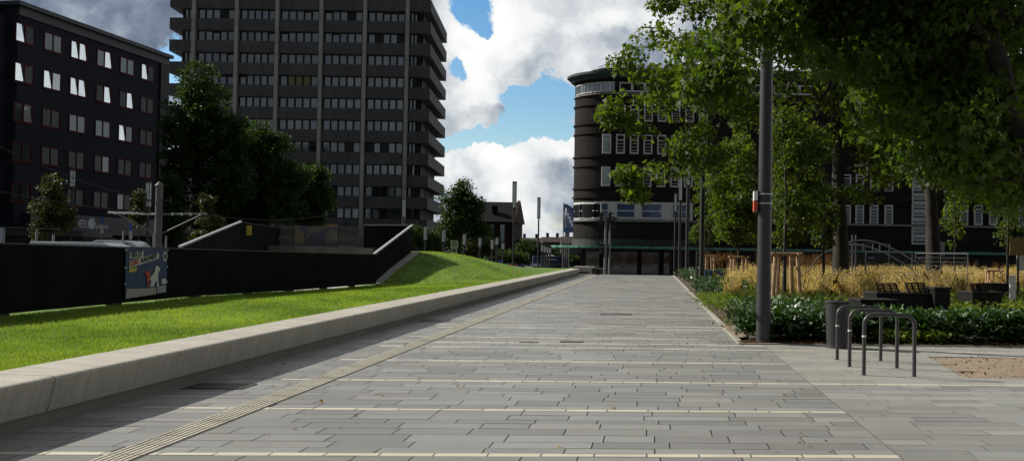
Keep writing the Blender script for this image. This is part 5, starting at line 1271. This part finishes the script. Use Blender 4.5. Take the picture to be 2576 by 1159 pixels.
# ================================================================ BED PLANTING
LM['laurel'] = leafmat('laurel_leaf', (.010, .034, .006), (.050, .120, .016), .22, .24, .7)
LM['laurel'].node_tree.nodes['Principled BSDF'].inputs['Coat Weight'].default_value = .35; LM['laurel'].node_tree.nodes['Principled BSDF'].inputs['Coat Roughness'].default_value = .22
LM['herb'] = leafmat('herb_leaf', (.06, .12, .015), (.17, .23, .04), .4, .5, .3)
LM['straw'] = leafmat('straw', (.32, .24, .13), (.74, .58, .36), .42, .6, .2)
LM['reed'] = leafmat('rust_plume', (.07, .035, .018), (.19, .10, .045), .4, .6, .2)
LM['blade'] = leafmat('sedge_blade', (.05, .085, .02), (.19, .20, .05), .4, .5, .3)
def plants(name, label, pts, h, per, size, shape, mk, cat='planting', up=.5, wid=.22, seed=5):
    """leafy stems over the given footprint points; one mass"""
    R = np.random.default_rng(seed); P = np.array(pts); n = len(P)*per; idx = np.repeat(np.arange(len(P)), per)
    hh = (h if np.isscalar(h) else np.array(h)[idx])*R.uniform(.05, 1.0, n)**.75
    off = R.normal(0, wid*.5, (n, 2)); C = np.stack([P[idx, 0]+off[:, 0], P[idx, 1]+off[:, 1], hh], 1)
    v, sz = leaves(C, size, shape, 0, R, up=up)
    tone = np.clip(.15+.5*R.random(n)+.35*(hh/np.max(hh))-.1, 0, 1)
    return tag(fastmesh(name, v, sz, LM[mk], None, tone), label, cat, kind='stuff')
def fillpoly(n, f, x0, x1, s0, s1, R):
    out = []
    while len(out) < n:
        x = R.uniform(x0, x1); s = R.uniform(s0, s1)
        if f(x, s): out.append((x, s+K*x))
    return out
R5 = np.random.default_rng(50)
# front hedge: right stretch, and the part round the thick lamp column
XBIN = at_z(2105, 880).x
pts = fillpoly(560, lambda x, s: s > SB+.40+.14*math.sin(x*3)+.06*math.sin(x*11) and not (x < XK+1.0 and s > SB+1.5) and x > at_z(1880, 860).x-.1+.5*max(0, SB+.9-s), XK, 14, SB, SB+1.7, R5)
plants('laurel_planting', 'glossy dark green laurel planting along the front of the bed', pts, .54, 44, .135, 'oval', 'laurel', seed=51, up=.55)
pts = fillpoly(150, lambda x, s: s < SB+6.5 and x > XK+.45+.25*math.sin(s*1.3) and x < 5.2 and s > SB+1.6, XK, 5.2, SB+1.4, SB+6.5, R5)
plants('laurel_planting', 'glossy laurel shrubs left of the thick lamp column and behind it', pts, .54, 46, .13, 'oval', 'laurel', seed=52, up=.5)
pts = fillpoly(120, lambda x, s: x > XK+.3, XK+.3, 4.2, SB+17, SB+28, R5)
plants('laurel_planting', 'far clump of glossy laurel beside the slim lamp column', pts, .62, 44, .14, 'oval', 'laurel', seed=53, up=.5, wid=.3)
pts = fillpoly(130, lambda x, s: True, XK+.3, XK+3.6, SB+34, SB+54, R5)
plants('laurel_planting', 'farthest low planting at the end of the promenade', pts, .6, 30, .18, 'oval', 'laurel', seed=54, up=.5, wid=.35)
pts = fillpoly(110, lambda x, s: x < XK+1.6+.1*(s-SB) and not (s < SB+2.6), XK+.12, XK+3.3, SB+2.4, SB+17, R5)
plants('herb_planting', 'light green feathery herbs along the kerb of the bed', pts, .32, 90, .07, 'quad', 'herb', seed=55, up=.7, wid=.5)
pts = fillpoly(100, lambda x, s: True, XK+2.6, 12, SB+1.8, SB+10, R5)+fillpoly(100, lambda x, s: x > 8, 8, 20, SB+6, SB+22, R5)
plants('herb_planting', 'mixed green leafy perennials between the laurel and the golden grass', pts, .42, 60, .13, 'five', 'herb', seed=56, up=.5, wid=.4)
pts = fillpoly(26, lambda x, s: True, at_z(2270, 860).x-.5, at_z(2290, 860).x+.6, SB+.2, SB+.7, R5)
plants('herb_planting', 'grey green soft leaved clump at the foot of the laurel', pts, .22, 40, .09, 'quad', 'herb', seed=57, up=.6, wid=.2)
# brown leaf litter along the front edge
Rl = np.random.default_rng(60); n = 5200
lx = Rl.uniform(XK, 14, n); ls = SB+.02+np.abs(Rl.normal(0, .28, n)); C = np.stack([lx, ls+K*lx, np.full(n, .025)], 1)
v, sz = leaves(C, .05, 'quad', 0, Rl, up=0.0)
tag(fastmesh('leaf_litter', v, sz, leafmat('litter', (.06, .03, .015), (.20, .10, .045), .2, .7, .2), None, Rl.random(n)), 'reddish brown bark mulch along the front edge of the bed', 'mulch', kind='stuff')
# crumbs and stones on the bare soil, a few stray leaves on the slabs
Rc = np.random.default_rng(70); n = 1500; u = Rc.random(n)[:, None]; w = Rc.random(n)[:, None]; A0_, A1_, A2_, A3_ = [np.array(v_) for v_ in (a0, a1, a2, a3)]
C = (A1_*(1-u)+A2_*u)*(1-w)+(A0_*(1-u)+A3_*u)*w; C[:, 2] = .02
v, sz = leaves(C, .045, 'quad', 0, Rc, up=.1)
tag(fastmesh('soil_crumbs', v, sz, leafmat('soil_crumb', (.05, .035, .022), (.34, .26, .18), .0, .9, .1), None, Rc.random(n)), 'small stones and dry crumbs scattered on the bare soil patch', 'stones', kind='stuff')
n = 120; yy_ = 8+Rc.random(n)**1.6*45; xx_ = Rc.uniform(-5.3, 1.3, n)
xx_ = np.where(Rc.random(n) < .45, XK-np.abs(Rc.normal(0, .25, n))-.02, xx_); xx_ = np.where(Rc.random(n) < .2, XL+.1+np.abs(Rc.normal(0, .2, n)), xx_)
C = np.stack([xx_, yy_, np.full(n, .012)], 1); v, sz = leaves(C, .032, 'five', 0, Rc, up=.05)
tag(fastmesh('fallen_leaves', v, sz, leafmat('stray_leaf', (.10, .06, .025), (.34, .22, .09), .2, .8, .2), None, Rc.random(n)), 'few dry stray leaves scattered over the promenade paving', 'leaves', kind='stuff')
# golden grass: thin stems with feathery heads in tussocks
def grassmass(name, label, pts, h, per, mk, seed, head=True, wst=.004, cat='ornamental grass', spread=.42, hs=.10):
    R = np.random.default_rng(seed); V = []; S = []; Tn = []
    P = np.array(pts); n = len(P)*per; idx = np.repeat(np.arange(len(P)), per)
    hh = h*R.uniform(.55, 1.08, n)*(1+.18*np.sin(P[idx, 0]*2.1)*np.sin(P[idx, 1]*1.3)); az = R.random(n)*6.283; sp_r = R.random(n)**.7*spread*hh
    bx = P[idx, 0]+R.normal(0, .07, n); by = P[idx, 1]+R.normal(0, .07, n); tx = bx+np.cos(az)*sp_r; ty = by+np.sin(az)*sp_r
    d = np.sqrt(bx**2+by**2); w = wst*(.5+d/22); a2 = R.random(n)*3.14
    cx, sy = np.cos(a2)*w, np.sin(a2)*w; mxx = bx*.6+tx*.4-np.cos(az)*.06*hh; my = by*.6+ty*.4-np.sin(az)*.06*hh
    q = np.stack([np.stack([bx-cx, by-sy, 0*hh], 1), np.stack([bx+cx, by+sy, 0*hh], 1), np.stack([mxx+cx, my+sy, hh*.62], 1), np.stack([tx, ty, hh], 1), np.stack([mxx-cx, my-sy, hh*.62], 1)], 1)
    V.append(q.reshape(-1, 3)); S.append(np.full(n, 5)); Tn.append(R.random(n)*.6)
    if head:
        k = 5; ii = np.repeat(np.arange(n), k); u = R.random(n*k); f = .72+.30*u
        hx = bx[ii]+(tx-bx)[ii]*f; hy = by[ii]+(ty-by)[ii]*f; hz = hh[ii]*(.66+.36*u); o = R.normal(0, .035, (n*k, 3)); C = np.stack([hx, hy, hz], 1)+o
        v, sz = leaves(C, hs, 'quad', 0, R, up=.6)
        # slim spikelets
        c3 = np.repeat(C, 4, axis=0); v = c3+(v-c3)*np.array([.55, .55, .9]); V.append(v); S.append(sz); Tn.append(.35+.65*R.random(n*k))
    return tag(fastmesh(name, np.vstack(V), np.concatenate(S), LM[mk], None, np.concatenate(Tn)), label, cat, kind='stuff')
def region(n, quad, R):
    """points in a ground quad given by four photo positions"""
    a, b_, c, d_ = [at_z(*q_) for q_ in quad]; out = []
    for _ in range(n):
        u, w = R.random(), R.random(); p_ = (a*(1-u)+b_*u)*(1-w)+(d_*(1-u)+c*u)*w; out.append((p_.x, p_.y))
    return out
pts = region(210, [(1825, 758), (2110, 775), (2110, 706), (1835, 708)], R5)
grassmass('golden_grass', 'golden feathery ornamental grass on both sides of the thick lamp column', pts, .98, 28, 'straw', 61, hs=.075)
pts = region(300, [(2100, 778), (2420, 768), (2450, 705), (2110, 706)], R5)
grassmass('golden_grass', 'broad golden grass bank behind the black seats', pts, 1.02, 28, 'straw', 62, hs=.075)
pts = region(90, [(2400, 745), (2620, 738), (2640, 700), (2420, 704)], R5)
grassmass('golden_grass', 'duller golden grass at the far right before the fences', pts, .95, 30, 'straw', 63)
pts = region(90, [(2000, 708), (2140, 708), (2120, 692), (2010, 692)], R5)+region(60, [(1900, 706), (2000, 706), (1990, 690), (1905, 690)], R5)
grassmass('rusty_grass', 'tall rust coloured plume grass before the playground', pts[::3], 1.7, 16, 'reed', 64, spread=.25, wst=.007)
pts = region(50, [(1772, 700), (1850, 700), (1845, 686), (1772, 686)], R5)
grassmass('rusty_grass', 'rust coloured plume grass behind the left stake frame', pts[::2], 1.7, 14, 'reed', 65, spread=.25, wst=.008)
pts = region(60, [(2300, 704), (2600, 702), (2600, 690), (2310, 690)], R5)
grassmass('rusty_grass', 'sparse rust coloured plumes behind the golden bank', pts[::3], 1.4, 10, 'reed', 66, spread=.3, wst=.008)
pts = region(150, [(1840, 770), (2120, 790), (2420, 790), (1900, 735)], R5)+region(60, [(2390, 800), (2600, 800), (2600, 745), (2400, 748)], R5)
grassmass('sedge', 'low green sedge at the foot of the golden grass', pts, .5, 44, 'blade', 67, head=False, wst=.006, cat='sedge', spread=.7)

pts = region(70, [(1840, 762), (2420, 772), (2440, 712), (1850, 712)], R5)
plants('herb_planting', 'green shoots growing up through the golden grass', pts, .7, 46, .10, 'oval', 'herb', seed=68, up=.8, wid=.3)
# ================================================================ STREET FURNITURE
# bike stands
def bike_stand(pxl, pxr, py, label, hpx):
    a, b_ = at_z(pxl, py), at_z(pxr, py+1); h = .80; r = .022*1.15; t_ = thing('bike_stand', label, 'bike stand', (a+b_)/2, 'bike stands on the plaza')
    b_.y = a.y+.02; d_ = (b_-a).normalized(); R_ = .13; pts = [a+Vector((0, 0, -.03)), a+Vector((0, 0, h-R_))]
    for k in range(1, 8): t = k/8*math.pi/2; pts.append(a+d_*(R_-R_*math.cos(t))+Vector((0, 0, h-R_+R_*math.sin(t))))
    pts += [a+d_*R_+Vector((0, 0, h)), b_-d_*R_+Vector((0, 0, h))]
    for k in range(1, 8): t = k/8*math.pi/2; pts.append(b_-d_*(R_-R_*math.sin(t))+Vector((0, 0, h-R_+R_*math.cos(t))))
    pts += [b_+Vector((0, 0, h-R_)), b_+Vector((0, 0, -.03))]
    MB().tube(pts, r, 14).build('hoop', M_STAND, t_, smooth=2)
    MB().lathe((a.x, a.y), [(r+.002, h-.30), (r+.002, h-.275)], 14).build('reflective_band', M_WHITE, t_)
    for c in (a, b_): MB().lathe((c.x, c.y), [(r+.014, 0), (r+.014, .004)], 14).build('foot_plate', M_STAND, t_)
M_STAND = mat('stand_paint', (.055, .055, .058), .38, .12, 5, .05, 200, spec=.5)
bike_stand(2172, 2293, 942, 'nearest of the three grey bike stands', 155)
bike_stand(2136, 2250, 921, 'middle one of the three grey bike stands', 140)
bike_stand(2105, 2210, 903, 'rearmost grey bike stand, closest to the litter bin', 130)
# litter bin of vertical slats
q = at_z(2105, 874); lb_ = thing('litter_bin', 'tall dark grey litter bin with vertical slats beside the bike stands', 'litter bin', q)
rb_, rt_, hb = .175, .205, .78
MB().lathe((q.x, q.y), [(rb_-.03, .03), (rt_-.035, hb-.03)], 24).build('liner', M_BLACK, lb_)
s_ = MB(); n = 34
for i in range(n):
    a = 2*math.pi*i/n; ca_, sa = math.cos(a), math.sin(a); tn_ = Vector((-sa, ca_, 0))
    p0 = q+Vector((ca_*rb_, sa*rb_, .05)); p1 = q+Vector((ca_*rt_, sa*rt_, hb-.01))
    s_.prism([p0-tn_*.0115, p0+tn_*.0115, p1+tn_*.0135, p1-tn_*.0135], Vector((ca_, sa, 0))*-.012)
s_.build('slats', M_STAND, lb_)
MB().lathe((q.x, q.y), [(rt_-.01, hb-.005), (rt_+.012, hb), (rt_+.012, hb+.022), (rt_-.03, hb+.03), (rt_-.09, hb+.028), (rt_-.10, hb-.02)], 28).build('rim', M_STAND, lb_)
MB().lathe((q.x, q.y), [(rb_-.04, -.01), (rb_+.0, .0), (rb_+.0, .06)], 24).build('foot_ring', M_STAND, lb_)
# black bench group
M_SEAT = mat('black_seat', (.005, .005, .0055), .5, .2, 4, spec=.4)
M_SEATW = mat('dark_wood_slat', (.010, .007, .005), .6, .3, 9)
def seat_block(name, label, pxa, pxb, ytop, d_, h, depth, base=0):
    a, b_ = at_d(pxa, ytop, d_), at_d(pxb, ytop, d_); z = a.z; a.z = b_.z = base; t_ = thing(name, label, 'bench', (a+b_)/2)
    MB().obox(a, b_-a, CF*depth, Vector((0, 0, z-base-.05))).build('body', M_SEAT, t_, bevel=.01)
    MB().obox(a+Vector((0, 0, z-base-.045))-CF*.02-CX*.02, b_-a+CX*.04, CF*(depth+.04), Vector((0, 0, .05))).build('seat', M_SEATW, t_, bevel=.006)
    return t_, a, b_, z
def slat_back(t_, pxa, pxb, ya, yb, d_, lean):
    """tilted slatted back rest between two heights"""
    a, b_ = at_d(pxa, yb, d_), at_d(pxb, yb, d_); za_ = a.z; zt_ = at_d(pxa, ya, d_).z; m = MB(); shift = CX*lean-CF*.0; n = 8
    for i in range(n):
        u = i/(n-1); o = a+(Vector((0, 0, zt_-za_))+shift)*u; m.bar(o, o+(b_-a), .02, .022)
    for v in (0, .33, .66, 1): o = a+(b_-a)*v; m.bar(o, o+Vector((0, 0, zt_-za_))+shift, .035, .03)
    m.build('backrest', M_SEATW, t_)
t_, a, b_, z = seat_block('slatted_bench', 'black block bench with two slatted backs before the golden grass', 2205, 2385, 708+27, 23, .45, .9); slat_back(t_, 2212, 2262, 712, 738, 23.2, -.09); slat_back(t_, 2287, 2331, 711, 738, 23.2, -.09)
seat_block('block_seat', 'low black block seat left of the slatted bench', 2165, 2258, 752, 21.5, .45, .8)
seat_block('block_seat', 'tallest black block at the right end of the slatted bench', 2351, 2390, 722, 22.8, .6, .7)
t_, a, b_, z = seat_block('slatted_bench', 'farther black block bench with two small slatted backs at the right', 2446, 2520, 733, 27, .5, .9); slat_back(t_, 2446, 2466, 713, 735, 27.2, -.06); slat_back(t_, 2462, 2486, 713, 735, 27.2, -.06)
seat_block('block_seat', 'distant dark block seat behind the farther slatted bench', 2495, 2545, 712, 36, .5, .8)
pth = MB(); c4 = [at_z(2330, 792), at_z(2640, 800), at_z(2640, 772), at_z(2380, 776)]
for c in c4: c.z = .045
pth.face(c4); tag(pth.build('gravel_path', mat('pale_gravel', (.30, .235, .175), .95, .3, 20, .6, 40)), kind='structure')
# white marker post
q = at_y(2546, 727, 31); mk = thing('marker_post', 'short square white marker post at the far right of the beds', 'bollard', (q.x, q.y, 0))
zt = at_y(2546, 692, 31).z; MB().box(q.x-.08, q.x+.08, q.y-.05, q.y+.05, -.03, zt).build('body', M_WHITE, mk, bevel=.01)
# small post, green marker
q = at_y(1748, 710, 46); tag(MB().tube([(q.x, q.y, 0), (q.x, q.y, at_y(1748, 686, 46).z)], .05, 8).build('marker_post', mat('green_post', (.14, .18, .08), .6)), 'short greenish marker post beside the slim lamp column', 'bollard')
q = at_y(1752, 712, 44); tag(MB().tube([(q.x, q.y, 0), (q.x, q.y, at_y(1752, 630, 44).z)], .045, 8).build('steel_post', M_POLE_F), 'thin dark post between the slim lamp column and the thick one', 'post')
# playground arch, wire fences, toy colours, plastic dome
M_PIPE = mat('galvanised_pipe', (.20, .21, .22), .4, .1, 6, metal=.5)
def arc(pa, pm_, pb_, d_, r, n=16):
    a, m_, b_ = at_d(*pa, d_), at_d(*pm_, d_), at_d(*pb_, d_); c = m_*2-(a+b_)*.5
    return [a*(1-t)**2+c*2*t*(1-t)+b_*t*t for t in [i/n for i in range(n+1)]]
ar = thing('climbing_arch', 'curved galvanised pipe arch of the playground behind the forked trunk', 'playground frame', at_d(2180, 690, 50)*1.0)
MB().tube(arc((2033, 690), (2066, 640), (2135, 616), 50, .03), .035, 6).build('arch_pipe', M_PIPE, ar)
MB().tube(arc((2120, 615), (2205, 610), (2320, 672), 50, .03), .035, 6).build('arch_pipe', M_PIPE, ar)
MB().tube(arc((2120, 620), (2190, 622), (2300, 680), 51.5, .03), .035, 6).build('arch_pipe', M_PIPE, ar)
for px in (2143, 2152): MB().tube([at_d(px, 700, 50), at_d(px, 590, 50)], .04, 6).build('upright', M_PIPE, ar)
def wire_fence(pxa, pxb, yt, yb, d_, label, d2=None):
    a, b_ = at_d(pxa, yt, d_), at_d(pxb, yt, d2 or d_); zt_ = a.z; zb_ = at_d(pxa, yb, d_).z; zb_ = max(0, zb_-.3); t_ = thing('site_fence', label, 'site fence', Vector(((a.x+b_.x)/2, (a.y+b_.y)/2, zb_)), 'mesh site fence panels')
    a.z = b_.z = zb_; h = Vector((0, 0, zt_-zb_)); f = MB().tube([a, a+h], .022, 6).tube([b_, b_+h], .022, 6).tube([a+h, b_+h], .022, 6).tube([a+h*.08, b_+h*.08], .022, 6).tube([a*.5+b_*.5, a*.5+b_*.5+h], .014, 6)
    f.build('frame', M_PIPE, t_); w = MB()
    for i in range(1, 24): o = a+(b_-a)*(i/24); w.bar(o, o+h, .005)
    for i in range(1, 8): w.bar(a+h*(i/8), b_+h*(i/8), .010)
    w.build('wire_mesh', mat('fence_wire', (.13, .14, .15), .5, .1, 5, metal=.4), t_)
    MB().obox(a+h*.8+(b_-a)*.06-CF*.03, CX*.26, CF*.01, Vector((0, 0, .08))).build('tag_plate', mat('tag_blue', (.20, .24, .45), .5), t_)
    MB().obox(a-CX*.12-CF*.3, CX*.24, CF*.6, Vector((0, 0, .12))).build('foot', mat('foot_grey', (.12, .12, .11), .8), t_)
wire_fence(2178, 2294, 633, 700, 47, 'mesh site fence panel left of the second big trunk'); wire_fence(2302, 2434, 636, 700, 44, 'mesh site fence panel behind the second big trunk', 41)
wire_fence(2128, 2176, 616, 700, 46, 'narrow mesh fence gate beside the forked trunk')
dq = at_d(2288, 690, 44); dm = MB(); rx = 34/FOC*44
pr_ = [(rx*math.cos(t*math.pi/16), .55+.42*math.sin(t*math.pi/16)) for t in range(0, 8)]+[(.02, .97)]
dm.lathe((dq.x, dq.y), [(rx, 0)]+pr_, 20); tag(dm.build('plastic_dome', mat('pale_blue_plastic', (.42, .47, .52), .35, .1, 3), smooth=2), 'pale blue rounded plastic dome half hidden in the golden grass', 'dome')
for (px, m, lab) in ((2137, mat('toy_red', (.45, .06, .02), .5), 'red toy tub right of the forked trunk'), (2155, mat('toy_green', (.05, .22, .05), .5), 'green toy tub right of the red one')):
    c = at_d(px, 690, 44); tag(MB().lathe((c.x, c.y), [(.13, c.z-.45), (.16, c.z), (.17, c.z+.02)], 14).build('toy_tub', m), lab, 'tub')
# blue and yellow printed board by the slim column
c0, c1 = at_d(1772, 700, 52), at_d(1830, 700, 52); zt = at_d(1772, 680, 52).z; c0.z = c1.z = .1
bd = thing('printed_board', 'blue and yellow printed board in the grass right of the slim lamp column', 'board', (c0+c1)/2)
MB().obox(c0, c1-c0, CF*.05, Vector((0, 0, zt-.1))).build('board', mat('board_blue', (.05, .11, .30), .5, .2, 6), bd)
for (u, w, m) in ((.30, .22, mat('board_yellow', (.62, .48, .10), .5)), (.38, .07, MW), (.08, .12, mat('board_grey', (.20, .22, .18), .6))):
    MB().prism([c0+(c1-c0)*u-CF*.004+Vector((0, 0, .05)), c0+(c1-c0)*(u+w*.7)-CF*.004+Vector((0, 0, .05)), c0+(c1-c0)*(u+w)-CF*.004+Vector((0, 0, zt-.16)), c0+(c1-c0)*(u+w*.15)-CF*.004+Vector((0, 0, zt-.16))], -CF*.004).build('print_field', m, bd)
# litter bin pair and box at the end of the promenade
for (px, w_, lab) in ((1497, .55, 'dark square litter bin left of the traffic light'), (1509, .42, 'second dark square bin touching the traffic light')):
    q = at_y(px, 690, 80); z0 = gz(q.x, 80); t_ = thing('square_bin', lab, 'litter bin', (q.x, q.y, z0)); zt = at_y(px, 672 if w_ > .5 else 674, 80).z
    MB().box(q.x-w_/2, q.x+w_/2, 79.8, 80.3, z0, zt-.08).build('body', mat('bin_grey', (.05, .052, .05), .6, .2, 3), t_); MB().box(q.x-w_/2-.04, q.x+w_/2+.04, 79.76, 80.34, zt-.08, zt).build('lid', mat('bin_lid', (.20, .21, .20), .5), t_)
print('FACES', sum(len(m.polygons) for m in bpy.data.meshes))
